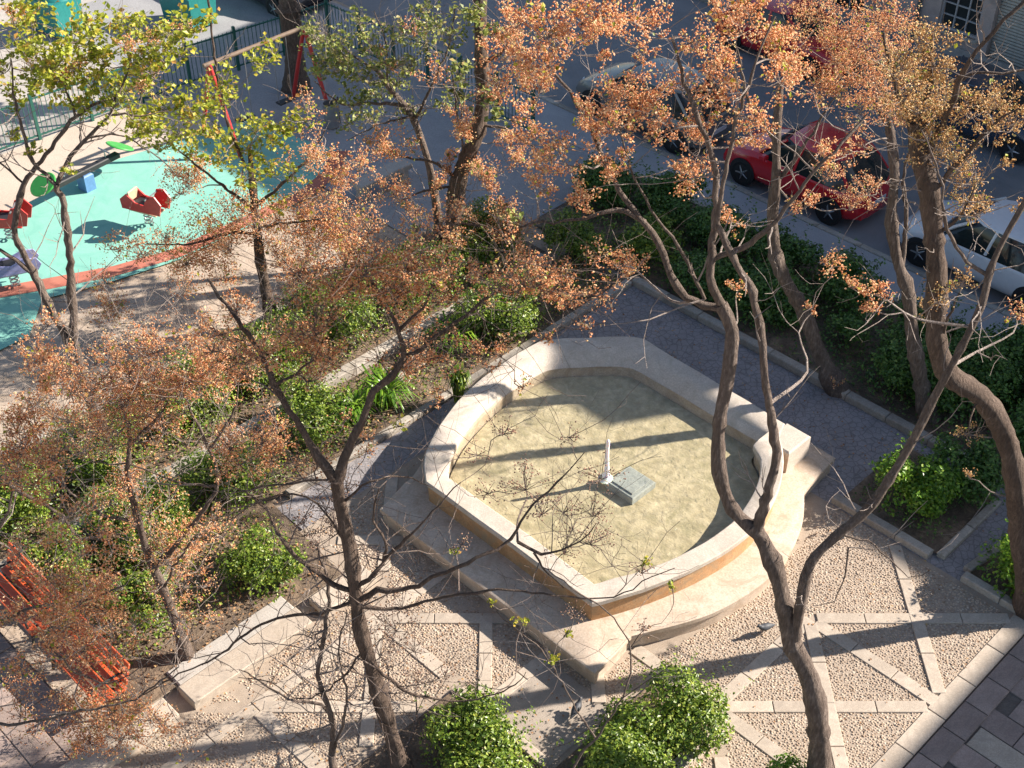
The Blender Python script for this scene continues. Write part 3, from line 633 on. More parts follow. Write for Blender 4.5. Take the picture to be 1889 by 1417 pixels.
tree('chinaberry_tree', 'spreading tree with many bare crooked branches at the bottom left of the fountain', [
    ([b5, (740, 1417, 10.95), (712, 1320, 11), (685, 1230, 11.1), (665, 1160, 11.15), (655, 1090, 11.2), (645, 1010, 11.3), (628, 930, 11.4), (622, 885, 11.4)], .135, .085),
    ([(622, 890, 11.4), (590, 845, 11.5), (545, 775, 11.6), (505, 710, 11.7), (480, 650, 11.9), (440, 590, 12), (415, 560, 12.1), (385, 515, 12.3)], .07, .018),
    ([(622, 890, 11.4), (635, 845, 11.5), (665, 780, 11.6), (690, 725, 11.7), (735, 680, 11.8), (742, 640, 11.9), (733, 600, 12), (700, 545, 12.2), (680, 510, 12.3), (662, 480, 12.4)], .072, .014),
    ([(738, 672, 11.85), (803, 622, 12), (861, 582, 12.1), (930, 530, 12.3), (1000, 500, 12.5)], 0.0378, .008),
    ([(735, 610, 12), (780, 570, 12.1), (800, 520, 12.2)], 0.0297, .008), ([(505, 712, 11.7), (560, 680, 11.8), (590, 640, 11.9)], 0.0297, .007),
    ([(658, 1110, 11.15), (700, 1090, 11.1), (760, 1085, 11), (810, 1060, 10.9), (880, 1030, 10.9), (930, 1005, 11), (960, 965, 11.1), (985, 930, 11.2), (1040, 880, 11.4), (1078, 835, 11.5)], 0.0459, .007),
    ([(656, 1118, 11.15), (740, 1122, 11.1), (800, 1105, 11), (900, 1090, 10.9), (1000, 1095, 10.8), (1090, 1105, 10.8), (1150, 1095, 10.8), (1200, 1065, 10.8), (1245, 1048, 10.8)], .03, .006),
    ([(955, 1000, 11.05), (1000, 1022, 10.95), (1050, 1008, 10.95), (1085, 985, 11), (1100, 965, 11)], 0.0243, .005), ([(985, 1020, 10.95), (1010, 1060, 10.9), (1040, 1085, 10.9)], 0.0189, .005),
    ([(668, 1200, 11.1), (720, 1258, 10.95), (800, 1290, 10.85), (880, 1290, 10.8), (950, 1262, 10.75), (970, 1240, 10.7)], 0.0297, .005),
    ([(652, 1090, 11.2), (620, 1080, 11.25), (576, 1049, 11.3), (518, 995, 11.4), (490, 940, 11.5), (450, 905, 11.6)], 0.0486, .01),
    ([(650, 1110, 11.2), (590, 1130, 11.2), (480, 1152, 11.2), (410, 1205, 11.1), (330, 1245, 11), (265, 1282, 10.9)], .03, .008),
    ([(650, 1085, 11.2), (700, 1050, 11.2), (712, 1000, 11.2), (690, 960, 11.25), (700, 900, 11.3)], 0.0378, .008), ([(708, 1035, 11.2), (760, 985, 11.2), (810, 930, 11.3), (850, 890, 11.4)], 0.0297, .006),
    ([(640, 1010, 11.3), (610, 960, 11.35), (585, 930, 11.4), (540, 910, 11.45), (470, 930, 11.5), (420, 960, 11.5)], .02, .006),
    ([(630, 930, 11.4), (680, 890, 11.4), (740, 880, 11.5), (800, 900, 11.5)], 0.0243, .005), ([(622, 880, 11.4), (560, 890, 11.4), (470, 900, 11.5), (380, 930, 11.6)], .02, .006),
    ([(668, 1205, 11.1), (620, 1260, 11), (560, 1290, 11), (500, 1260, 11), (440, 1250, 11.05)], .02, .006), ([(690, 1245, 11.05), (700, 1330, 10.9), (780, 1360, 10.7)], 0.0189, .005)],
    [(634, 480, 48), (702, 487, 52), (752, 480, 52), (790, 528, 48), (735, 528, 48), (810, 487, 43), (769, 572, 36), (759, 602, 28), (973, 480, 46), (1024, 518, 44), (1057, 541, 33), (1040, 555, 33), (1000, 511, 40), (956, 528, 28), (844, 623, 26), (786, 653, 32), (759, 660, 30), (881, 650, 26), (925, 650, 26), (810, 731, 22), (671, 802, 22), (675, 826, 22), (610, 650, 40), (576, 636, 44), (603, 653, 40), (559, 623, 38), (491, 640, 42), (474, 653, 32), (660, 450, 45), (690, 530, 40), (650, 520, 40), (880, 500, 36), (920, 520, 32), (840, 540, 28), (474, 826, 44), (440, 843, 44), (501, 843, 40), (515, 806, 30), (434, 562, 36), (400, 606, 36), (617, 528, 40), (576, 511, 40), (542, 494, 40),
     (970, 890, 45, 's'), (1000, 935, 45, 's'), (1090, 990, 48, 's'), (1110, 870, 42, 's'), (1050, 800, 22, 's'), (1095, 940, 40, 's'), (930, 790, 34, 's'), (880, 830, 30, 's'), (1040, 1010, 36, 's'), (730, 1150, 50, 's'), (765, 1190, 45, 's'), (740, 1110, 42, 's'), (660, 1130, 42, 's'), (655, 1165, 36, 's'), (650, 1090, 30, 's'), (820, 1240, 28, 's'), (600, 930, 38, 's'), (560, 980, 30, 's'), (1060, 1130, 28, 's'), (1185, 1050, 24, 's'), (700, 1200, 36, 's'), (640, 900, 26, 's'), (770, 1250, 30, 's'), (900, 900, 34, 's'), (610, 960, 30, 's'), (850, 1000, 22, 's'), (1040, 935, 36, 's'), (740, 780, 20, 'g'), (1190, 1035, 14, 'g'), (965, 1145, 12, 'g'), (1020, 1215, 12, 'g'), (840, 1015, 12, 'g'), (905, 1110, 10, 'g'), (1045, 1165, 10, 'g')], 12.0, tuple(b5), .45, bk='bark_dark', tw='twig_mid', bare=620, lsz=.05, fill=1.8, dens=.68)
b6 = at(219, 888)
tree('chinaberry_tree', 'left tree with a clean pale trunk and a yellow-green crown over the playground', [
    ([b6, (205, 840, 16.9), (185, 780, 16.9), (160, 710, 17), (138, 645, 17)], .15, .10),
    ([(138, 648, 17), (95, 570, 17.1), (60, 500, 17.2), (35, 450, 17.3), (27, 420, 17.3), (45, 340, 17.5), (85, 285, 17.6), (140, 215, 17.8), (185, 188, 18), (240, 165, 18.2)], .085, .02),
    ([(62, 505, 17.2), (30, 480, 17.2), (-15, 455, 17.2)], .05, .03), ([(138, 648, 17), (133, 560, 17), (128, 470, 17.1), (118, 380, 17.2), (104, 340, 17.2)], .085, .055),
    ([(108, 345, 17.2), (65, 300, 17.4), (40, 240, 17.5), (28, 185, 17.6), (20, 110, 17.8)], .04, .014), ([(106, 340, 17.2), (130, 290, 17.5), (160, 255, 17.6), (200, 215, 17.7), (215, 180, 17.8), (240, 120, 18)], .045, .016),
    ([(45, 340, 17.5), (0, 300, 17.5), (-30, 280, 17.5)], .02, .012), ([(200, 212, 17.7), (260, 212, 17.7), (310, 205, 17.8)], .022, .008), ([(160, 255, 17.6), (220, 250, 17.6), (290, 290, 17.6), (330, 330, 17.6)], .02, .006), ([(140, 215, 17.8), (120, 150, 17.9), (130, 60, 18)], .025, .01)],
    [(u_, v_, r_, 'g') for u_, v_, r_ in [(20, 30, 45), (60, 20, 45), (40, 80, 42), (130, 60, 45), (170, 50, 45), (230, 40, 43), (270, 50, 43), (320, 60, 38), (350, 40, 42), (90, 110, 50), (140, 110, 48), (190, 100, 48), (240, 100, 43), (300, 100, 38), (60, 140, 43), (110, 150, 45), (170, 150, 43), (230, 150, 43), (20, 160, 36), (160, 190, 34), (210, 180, 38), (250, 200, 42), (300, 190, 38), (350, 200, 40), (270, 230, 40), (30, 250, 22), (60, 275, 20), (95, 130, 40), (280, 130, 38), (330, 90, 34), (0, 120, 36), (130, 310, 16)]] +
    [(270, 75, 22), (340, 50, 24), (130, 125, 24), (280, 130, 20), (60, 120, 22), (20, 20, 20), (260, 150, 24), (230, 80, 24)], 17.9, tuple(b6), .7, bare=110, leaf='leaf_y', lsz=.085, dens=.95)
b7 = at(505, 608)
tree('chinaberry_tree', 'tree with a dark speckled trunk between the playground and the planting bed', [
    ([b7, (492, 545, 21.2), (480, 480, 21.2), (474, 420, 21.2), (470, 380, 21.3), (465, 330, 21.3), (460, 270, 21.4)], .16, .05),
    ([(470, 388, 21.3), (420, 350, 21.2), (370, 310, 21.2), (300, 255, 21.3)], .045, .012), ([(470, 380, 21.3), (520, 340, 21.3), (570, 290, 21.3), (600, 240, 21.4)], .045, .012), ([(474, 420, 21.2), (540, 410, 21.1), (610, 405, 21.1)], .04, .012), ([(475, 430, 21.2), (420, 430, 21.1), (350, 450, 21), (270, 450, 20.9)], .04, .012), ([(462, 320, 21.3), (425, 240, 21.3), (400, 130, 21.5), (385, 0, 21.6), (380, -40, 21.6)], .035, .02)],
    [(u_, v_, r_, 'g') for u_, v_, r_ in [(380, 160, 36), (400, 190, 36), (330, 230, 40), (380, 230, 42), (430, 250, 42), (300, 260, 36), (350, 270, 36), (400, 285, 38), (470, 270, 38), (500, 245, 38), (530, 235, 33), (470, 230, 38), (560, 210, 34), (450, 320, 38), (500, 310, 34), (410, 140, 34), (480, 110, 32), (505, 88, 32), (540, 320, 28), (430, 170, 30), (510, 370, 26), (250, 240, 26)]] +
    [(356, 318, 48), (444, 359, 38), (559, 288, 43), (590, 271, 40), (406, 406, 52), (373, 440, 52), (423, 447, 48), (508, 390, 42), (542, 423, 42), (576, 390, 44), (610, 423, 44), (305, 450, 38), (254, 457, 36), (203, 450, 26), (339, 474, 42), (390, 470, 42), (417, 504, 38), (525, 470, 42), (190, 558, 42), (210, 572, 33), (640, 400, 52), (630, 440, 52), (620, 315, 38), (640, 325, 33), (390, 548, 32), (560, 450, 40), (480, 440, 38), (340, 330, 38)], 21.0, tuple(b7), .6, bk='bark_dark', bare=60, lsz=.09, bsz=.0155, dens=.72, fill=.9)
b8 = at(843, 484)
tree('chinaberry_tree', 'straight dark-trunked tree behind the planting bed, centre top', [
    ([b8, (836, 420, 23.4), (845, 340, 23.4), (870, 270, 23.5), (890, 190, 23.6), (888, 100, 23.8), (885, 0, 24), (884, -60, 24.1)], .22, .13),
    ([(848, 332, 23.4), (800, 300, 23.3), (740, 288, 23.3), (700, 260, 23.3)], .05, .012), ([(882, 230, 23.5), (940, 240, 23.4), (990, 275, 23.3)], .04, .012), ([(838, 410, 23.4), (900, 420, 23.2), (960, 430, 23)], .045, .012), ([(845, 345, 23.4), (790, 350, 23.3), (740, 370, 23.2)], .04, .012), ([(888, 120, 23.8), (930, 90, 23.7), (970, 30, 23.8)], .05, .015), ([(858, 300, 23.4), (850, 240, 23.4), (852, 200, 23.4)], .03, .01), ([(870, 275, 23.5), (845, 215, 23.4), (835, 130, 23.5)], .035, .012)],
    [(854, 217, 33), (854, 240, 30), (830, 298, 28), (885, 315, 38), (732, 271, 43), (700, 265, 33), (752, 370, 42), (712, 340, 33), (844, 376, 24), (925, 400, 46), (880, 410, 42), (950, 427, 42), (844, 440, 33), (900, 340, 30), (960, 290, 30), (800, 340, 26), (940, 70, 40), (960, 140, 36), (930, 250, 26), (910, 170, 24, 'g'), (915, 210, 24, 'g'), (845, 130, 32, 'g'), (850, 170, 26, 'g'), (765, 425, 12, 'g'), (940, 395, 22, 'g'), (870, 20, 32, 'g'), (905, 55, 24, 'g')], 23.2, tuple(b8), .5, bk='bark_dark', bare=30, leaf='leaf_p', lsz=.11, bsz=.016)
b9 = at(548, 165)
tree('palm_tree', 'thick dark trunk standing in the shade beyond the swing at the top', [
    ([b9, (541, 80, 31.2), (531, 0, 31.3), (522, -60, 31.4), (512, -140, 31.5)], .30, .24)], [(512, -150, 40, 'g'), (480, -160, 40, 'g'), (545, -160, 40, 'g')], 31.5, tuple(b9), .3, bk='bark_dark', bare=0, leaf='leaf_p', lsz=.16)
b10 = at(812, 462)
tree('chinaberry_tree', 'pale green tree with thin grey branches, left of the straight dark trunk at the top', [
    ([b10, (806, 390, 23.65), (795, 320, 23.70), (780, 265, 23.80), (755, 205, 23.90), (720, 165, 23.90), (690, 120, 24.00)], .13, .05), ([(745, 195, 23.90), (690, 190, 23.80), (630, 192, 23.70), (580, 150, 23.70)], .045, .012), ([(765, 225, 23.90), (800, 150, 23.80), (830, 80, 23.90), (840, 10, 24.00)], .045, .012), ([(715, 160, 23.90), (712, 80, 23.90), (690, 20, 24.00)], .035, .01), ([(700, 135, 23.90), (650, 100, 23.80), (600, 60, 23.80)], .035, .01), ([(760, 215, 23.80), (700, 230, 23.60), (640, 260, 23.50)], .03, .008)],
    [(u_, v_, r_, 'g') for u_, v_, r_ in [(600, 60, 46), (640, 90, 46), (680, 60, 43), (650, 130, 43), (710, 100, 42), (620, 120, 38), (740, 60, 36), (800, 40, 38), (780, 10, 34), (830, 60, 38), (790, 80, 33), (700, 170, 38), (650, 180, 38), (750, 200, 30), (600, 100, 38), (580, 60, 33), (690, 140, 38), (820, 190, 26), (730, 140, 38), (640, 220, 26), (680, 210, 30), (660, 30, 26), (590, 130, 28), (760, 110, 26)]] + [(760, 50, 22), (720, 120, 18), (690, 90, 18)], 23.70, tuple(b10), .5, bare=150, leaf='leaf_p', lsz=.085, bsz=.016, dens=.85)
b11 = Vector((-8.6, 11.3, 0))
tree('chinaberry_tree', 'tree left of the frame whose orange branches hang over the two benches', [
    ([b11, Vector((-8.55, 11.35, 1.5)), Vector((-8.45, 11.4, 3.2)), Vector((-8.2, 11.5, 4.6))], .17, .10),
    ([Vector((-8.35, 11.45, 4.0)), (-30, 880, 11.6), (20, 900, 11.6), (70, 925, 11.6), (115, 952, 11.6), (150, 993, 11.6), (222, 985, 11.6)], .055, .016),
    ([Vector((-8.4, 11.4, 3.3)), (-40, 1150, 11.2), (60, 1120, 11.2), (150, 1110, 11.2), (230, 1080, 11.3)], .045, .012), ([Vector((-8.45, 11.4, 2.9)), (-40, 1320, 10.9), (60, 1330, 10.8), (150, 1310, 10.8), (250, 1290, 10.8), (330, 1230, 10.9)], .04, .01),
    ([Vector((-8.4, 11.45, 3.8)), (-30, 1000, 11.5), (40, 830, 11.7), (80, 780, 11.8)], .04, .012), ([(90, 1190, 11.1), (140, 1240, 11), (200, 1260, 10.9), (280, 1220, 10.9)], .018, .006)],
    [(102, 988, 38), (203, 1005, 42), (34, 1049, 24), (112, 1079, 46), (159, 1086, 46), (95, 1106, 43), (186, 1113, 43), (119, 1147, 46), (95, 1140, 43), (142, 1167, 43), (203, 1147, 32), (10, 1140, 32), (203, 1303, 46), (176, 1327, 46), (237, 1320, 42), (152, 1350, 46), (220, 1343, 42), (119, 1384, 42), (237, 1377, 38), (20, 1235, 33), (34, 1286, 28), (129, 1282, 32), (51, 1408, 38), (254, 1303, 28), (95, 904, 38), (41, 758, 43), (27, 785, 38), (61, 775, 38), (34, 826, 43), (68, 840, 38), (95, 840, 28), (68, 657, 36), (112, 670, 40), (91, 697, 38), (10, 880, 30), (300, 1330, 30)], 11.2, tuple(b11), .35, bare=280, dens=.78, fill=2.4)
b12 = at(348, 1218)
tree('chinaberry_tree', 'tree in the left planting bed with a dense orange crown, behind the benches', [
    ([b12, (325, 1150, 13.0), (300, 1085, 13.1), (272, 1020, 13.2), (255, 960, 13.2)], .095, .06),
    ([(258, 970, 13.2), (235, 880, 13.3), (240, 800, 13.4), (215, 730, 13.5), (200, 680, 13.6)], .06, .014), ([(285, 1050, 13.1), (345, 980, 13.2), (402, 895, 13.3), (378, 812, 13.4), (345, 745, 13.5), (330, 690, 13.6)], .05, .014),
    ([(300, 1090, 13.1), (330, 1030, 13.0), (365, 985, 13.0)], .03, .01), ([(385, 830, 13.4), (430, 760, 13.5), (440, 700, 13.6)], .03, .01), ([(240, 820, 13.4), (300, 760, 13.4), (320, 720, 13.5)], .03, .01), ([(255, 960, 13.2), (190, 950, 13.1), (120, 900, 13.1), (60, 850, 13.2)], .03, .01), ([(402, 895, 13.3), (330, 890, 13.3), (250, 860, 13.3), (150, 850, 13.4)], .022, .008), ([(315, 1130, 13.0), (350, 1160, 12.8), (360, 1200, 12.7)], .02, .008)],
    [(329, 971, 42), (366, 981, 38), (298, 1005, 42), (325, 1015, 33), (298, 1174, 44), (325, 1194, 40), (339, 1167, 40), (291, 1218, 36), (356, 1215, 36), (305, 629, 38), (264, 643, 42), (210, 650, 38), (237, 690, 46), (190, 704, 42), (210, 738, 46), (264, 751, 46), (237, 731, 46), (298, 765, 42), (298, 724, 42), (332, 717, 42), (373, 677, 42), (407, 697, 40), (366, 717, 38), (434, 697, 36), (390, 663, 38), (217, 894, 32), (237, 880, 33), (427, 806, 30), (160, 760, 34), (140, 720, 30), (300, 1090, 30), (320, 1130, 28), (280, 690, 34), (350, 640, 34), (250, 960, 26), (420, 640, 30)], 13.4, tuple(b12), .4, bare=300, fill=2.6, dens=.7)
b13 = at(612, 1452)
tree('chinaberry_tree', 'thin wavy bare stem left of the branching trunk at the bottom', [
    ([b13, (612, 1400, 11.0), (612, 1330, 11.0), (588, 1245, 11.05), (600, 1160, 11.15), (605, 1080, 11.3), (585, 1000, 11.5)], .055, .02), ([(612, 1335, 11), (590, 1300, 11.1), (530, 1290, 11.1), (470, 1250, 11.2), (440, 1235, 11.2)], .03, .008), ([(596, 1200, 11.1), (560, 1170, 11.1), (530, 1180, 11.1)], .014, .005), ([(612, 1400, 11), (640, 1290, 11), (625, 1210, 11), (640, 1130, 11.05)], .028, .01)], [(580, 1000, 24, 's'), (560, 960, 22, 's')], 11.4, tuple(b13), .2, bare=60)
b14 = Vector((.62, 9.75, 0))
tree('sapling', 'slender bare sapling branch arching up from the bottom edge before the fountain corner', [
    ([b14, Vector((.64, 9.8, .8)), (1062, 1405, 10.1), (1100, 1362, 10.15), (1140, 1300, 10.2), (1162, 1240, 10.3), (1158, 1180, 10.4), (1120, 1130, 10.5), (1070, 1095, 10.6), (1010, 1050, 10.7)], .024, .007), ([(1100, 1364, 10.15), (1070, 1320, 10.2), (1030, 1250, 10.3), (990, 1190, 10.4), (930, 1140, 10.5), (890, 1095, 10.6)], .016, .005), ([(1145, 1290, 10.2), (1190, 1260, 10.2), (1240, 1225, 10.2)], .010, .004), ([(1160, 1200, 10.4), (1190, 1160, 10.4), (1220, 1150, 10.4)], .009, .004), ([(1085, 1345, 10.15), (1050, 1370, 10.1), (1020, 1380, 10.1)], .009, .004)],
    [(1185, 1155, 22, 's'), (1020, 1215, 12, 'g'), (960, 1145, 12, 'g'), (1240, 1080, 12, 'g')], 10.4, tuple(b14), .1, bare=10, lsz=.045)

# ------------------------------------------------------------------ shrubs and plants
def shrub(label, s, t, rs, rt, h, mat='shrub', dens=1.0, lsz=.06, seed=0, z0=.04, rot=0):
    root = thing('shrub', label, 'shrub', ST(s, t, z0), S45 + rot, 'shrubs in the planting beds')
    k_ = 1.3 if (s < -14 or mat == 'shrub_dk') else 1.12
    rs, rt, h = rs * k_, rt * k_, h * (1.2 if k_ > 1.2 else 1.05)
    lob = 7 + int(rs * rt * 5); lc = []
    for k in range(lob):
        a = rng.uniform(0, 6.28); q = math.sqrt(rng.uniform(0, 1)) * .68
        lc.append((math.cos(a) * q * rs, math.sin(a) * q * rt, h * rng.uniform(.38, .72), rng.uniform(.26, .46) * min(rs, rt, h * 1.2) * 1.15))
    P, N = [], []
    for cx, cy, cz, r_ in lc:
        n = int(2300 * r_ * r_ * dens * 2.9); d = rng.normal(size=(n, 3)); d /= np.linalg.norm(d, axis=1)[:, None]
        rad = r_ * (1 - rng.beta(1, 3.2, n) * .8) * (1 + .18 * np.sin(d[:, 0] * 7 + cx * 9) * np.sin(d[:, 2] * 6 + cy * 5))
        p = d * rad[:, None] * np.array([1, 1, .85]) + np.array([cx, cy, cz]); k_ = p[:, 2] > .03; P.append(p[k_]); N.append(d[k_])
    n = int(1100 * rs * rt * dens); a = rng.uniform(0, 6.28, n); q = np.sqrt(rng.uniform(0, 1, n)) * .92        # low skirt
    P.append(np.stack([np.cos(a) * q * rs, np.sin(a) * q * rt, rng.uniform(.04, h * .5, n)], 1)); N.append(np.stack([np.cos(a), np.sin(a), np.full(n, .6)], 1))
    for k in range(int(10 + 9 * rs * rt)):                            # stray shoots
        a = rng.uniform(0, 6.28); e = rng.uniform(.25, 1.2); d = np.array([math.cos(a) * math.cos(e), math.sin(a) * math.cos(e), math.sin(e)]); m_ = int(rng.integers(8, 20)); f = rng.uniform(.8, 1.28, m_)
        P.append(np.array([0, 0, h * .25]) + d * np.array([rs, rt, h * .85]) * f[:, None] + rng.normal(0, .028, (m_, 3))); N.append(np.tile(d, (m_, 1)))
    P, N = np.concatenate(P), np.concatenate(N); N = N * .7 + np.array([0, 0, .5])
    o = link('foliage', leaves_mesh('foliage', P, rng.uniform(.6, 1.3, len(P)) * lsz, mat, N, .30, .5), root); stuff(o)
    sm = MB()
    for cx, cy, cz, r_ in lc: sm.tube([(cx * .2, cy * .2, -.02), (cx * .6, cy * .6, cz * .5), (cx, cy, cz)], [.018, .012, .005], 5)
    sm.build('stems', 'twig_dark', root)
    return root
def tuft(label, s, t, r, h, mat='shrub_br', n=130):
    root = thing('strap_leaf_plant', label, 'plant', ST(s, t, .04), 0, 'strap-leaved plants'); V, F = [], []
    for i in range(n):
        a = rng.uniform(0, 6.28); l = rng.uniform(.6, 1.1); q = r * l; b0 = rng.normal(0, .06 * r / .4, 2); w_ = rng.uniform(.014, .024); hh_ = h * rng.uniform(.7, 1.15); dx, dy = math.cos(a), math.sin(a); o = len(V)
        for k, (f, z) in enumerate(((0, 0), (.35, .75), (.7, .95), (1.05, .62))):
            ww = w_ * (1, 1, .8, .15)[k]; x, y = b0[0] + dx * q * f, b0[1] + dy * q * f
            V += [(x - dy * ww, y + dx * ww, z * hh_), (x + dy * ww, y - dx * ww, z * hh_ + .004)]
        for k in range(3): F.append((o + 2 * k, o + 2 * k + 1, o + 2 * k + 3, o + 2 * k + 2))
    o = link('leaves', np_mesh('leaves', np.array(V), np.array(F), mat, True), root); stuff(o); return root
SH = [
 ('bright green hedge bush between stone kerbs at the bottom centre', -6.62, 9.3, .72, 1.4, .9, 'shrub', 1.2, .062),
 ('darker round bush at the bottom edge, left of the bright hedge', -8.1, 7.5, .92, .72, .8, 'shrub', 1.1, .062),
 ('sunlit lime green bush in the bed at right, in front of the dark shrubs', -6.75, 16.25, .62, .68, .95, 'shrub_br', 1.1, .07),
 ('green bush around the thick trunk at the right edge', -4.55, 15.9, .72, .62, .95, 'shrub_br', 1.1, .07),
 ('tiny sprig of green leaves at the bottom edge beside the big forked trunk', -4.95, 10.25, .28, .28, .35, 'shrub_br', 1.2, .05),
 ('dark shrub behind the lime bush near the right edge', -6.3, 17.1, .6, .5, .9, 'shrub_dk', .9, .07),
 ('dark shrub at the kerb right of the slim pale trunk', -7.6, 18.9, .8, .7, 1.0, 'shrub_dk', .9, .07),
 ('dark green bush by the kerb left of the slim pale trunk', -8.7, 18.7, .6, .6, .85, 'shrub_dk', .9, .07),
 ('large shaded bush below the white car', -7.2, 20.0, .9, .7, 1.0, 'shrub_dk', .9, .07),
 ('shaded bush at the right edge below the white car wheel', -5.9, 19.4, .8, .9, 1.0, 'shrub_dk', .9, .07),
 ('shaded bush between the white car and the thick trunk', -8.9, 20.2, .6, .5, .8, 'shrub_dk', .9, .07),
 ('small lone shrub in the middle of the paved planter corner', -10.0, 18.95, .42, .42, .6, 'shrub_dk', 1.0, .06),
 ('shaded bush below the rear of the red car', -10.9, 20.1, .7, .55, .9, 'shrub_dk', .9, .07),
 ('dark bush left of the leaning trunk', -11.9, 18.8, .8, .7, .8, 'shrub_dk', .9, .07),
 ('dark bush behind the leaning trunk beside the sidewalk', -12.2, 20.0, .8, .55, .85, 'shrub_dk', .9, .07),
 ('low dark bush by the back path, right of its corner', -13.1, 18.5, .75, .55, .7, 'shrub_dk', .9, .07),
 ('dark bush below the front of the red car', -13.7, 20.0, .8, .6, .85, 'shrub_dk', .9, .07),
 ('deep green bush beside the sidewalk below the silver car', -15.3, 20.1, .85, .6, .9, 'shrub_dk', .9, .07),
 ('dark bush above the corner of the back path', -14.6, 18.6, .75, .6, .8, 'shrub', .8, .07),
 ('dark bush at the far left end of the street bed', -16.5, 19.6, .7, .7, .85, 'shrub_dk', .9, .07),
 ('half-shaded bush left of the back path corner', -15.7, 17.6, .7, .5, .75, 'shrub', .9, .065),
 ('bright bush at the left end of the fountain back wall', -15.0, 14.7, .62, .8, .9, 'shrub', 1.1, .065),
 ('sunlit bush beyond the rocks at the end of the left bed', -17.0, 16.2, .75, .65, .85, 'shrub', 1.0, .065),
 ('bush right of the small path, below the orange crown in the centre', -16.9, 14.2, .75, .8, .8, 'shrub', 1.0, .06),
 ('bright bush in the middle of the bed below the dark speckled trunk', -17.2, 12.4, .75, .85, .9, 'shrub', 1.1, .06),
 ('sunlit bush beside the stone edging left of the two-way fork', -17.2, 10.6, .75, .8, .8, 'shrub', 1.1, .06),
 ('green bush right of the clean pale trunk at left', -17.2, 8.8, .75, .8, .75, 'shrub', 1.1, .06),
 ('green bush at the foot of the clean pale trunk at left', -17.1, 7.0, .75, .7, .75, 'shrub', 1.1, .06),
 ('green bush at the left edge above the benches', -17.1, 5.4, .7, .7, .8, 'shrub', 1.1, .06),
 ('bush between the fork and the fountain, by the stone edging', -15.2, 10.3, .55, .7, .7, 'shrub', 1.1, .06),
 ('green bush under the orange crown left of the branching trunk', -15.0, 8.4, .6, .8, .75, 'shrub', 1.1, .06),
 ('green bush in the bed behind the orange crowned stem', -15.0, 6.6, .65, .75, .75, 'shrub', 1.1, .06),
 ('bright bush behind the backrest of the nearer bench', -13.7, 5.75, .65, .5, .7, 'shrub', 1.2, .06),
 ('bright bush behind the backrest of the farther bench', -15.2, 5.3, .6, .45, .7, 'shrub', 1.2, .06),
 ('round bush beside the pale ledge left of the branching trunk', -13.0, 7.5, .6, .6, .75, 'shrub', 1.1, .06)]
for L_ in SH: shrub(*L_)
tuft('fresh green strap-leaved clump by the left wall of the fountain', -14.85, 11.6, .55, .6)
tuft('second strap-leaved clump nearer the branching trunk', -14.9, 10.9, .45, .5)
tuft('small leafy tuft growing against the curved left wall of the fountain', -13.95, 12.6, .25, .75, 'shrub', 60)
tuft('strap-leaved clump beyond the small bush at the fountain back wall', -15.2, 13.6, .5, .55)
# fallen leaves and berries lying about
n = 5200; ls = rng.uniform(-19, -4.2, n); lt = rng.uniform(4.5, 17.5, n)
k_ = np.array([not in_plinth(a, b_, .15) and (a < -13.6 or b_ < 9.4 or rng.random() < .25 or b_ > 16.05) and not (a > -14.1 and b_ > 15.2 and b_ < 15.95) for a, b_ in zip(ls, lt)]); ls, lt = ls[k_], lt[k_]
P = np.stack([(ls + lt) / R2, (lt - ls) / R2, np.where(ls < -12.2, .075, .034)], 1)
o = link('leaf_litter', leaves_mesh('leaf_litter', P, rng.uniform(.02, .05, len(P)), 'litter', np.tile([0, 0, 1.], (len(P), 1)), .4, .12)); tag(o, 'fallen dry leaves and berries scattered on the ground', 'leaf litter'); stuff(o)
def cover(label, rects, n, mats, hmax, cat='ground cover'):
    P = []
    for (s0, s1, t0, t1) in rects:
        m_ = int(n * (s1 - s0) * (t1 - t0)); a, b_ = rng.uniform(s0, s1, m_), rng.uniform(t0, t1, m_)
        f = np.sin(a * 3.1 + 1.3 * np.sin(b_ * 2.3)) * np.sin(b_ * 2.7 + a) * .5 + .5; h_ = hmax * (.15 + .85 * f * f); kp = rng.random(m_) < .35 + .65 * f
        P.append(np.stack([(a + b_) / R2, (b_ - a) / R2, .06 + h_ * rng.beta(1.5, 1.5, m_)], 1)[kp])
    P = np.concatenate(P); o = link('ground_cover', leaves_mesh('ground_cover', P, rng.uniform(.03, .07, len(P)), mats, np.tile([0, 0, 1.], (len(P), 1)), .32, .6)); tag(o, label, cat); stuff(o)
cover('low mixed green plants between the bushes of the left beds', [(-15.8, -14.4, 4.5, 17.4), (-18.3, -16.25, 4.6, 17), (-14.3, -12.9, 4.6, 8.3)], 420, 'shrub', .42)
cover('dry brown plants and litter between the bushes of the left beds', [(-15.8, -14.4, 4.5, 17.4), (-18.3, -16.25, 4.6, 17), (-14.3, -12.4, 4.6, 8.3)], 260, 'litter', .3)
cover('dark low plants between the shrubs of the street bed', [(-17.1, -4, 17.9, 20.7), (-7.5, -5.9, 15.5, 17.2)], 330, 'shrub_dk', .35)
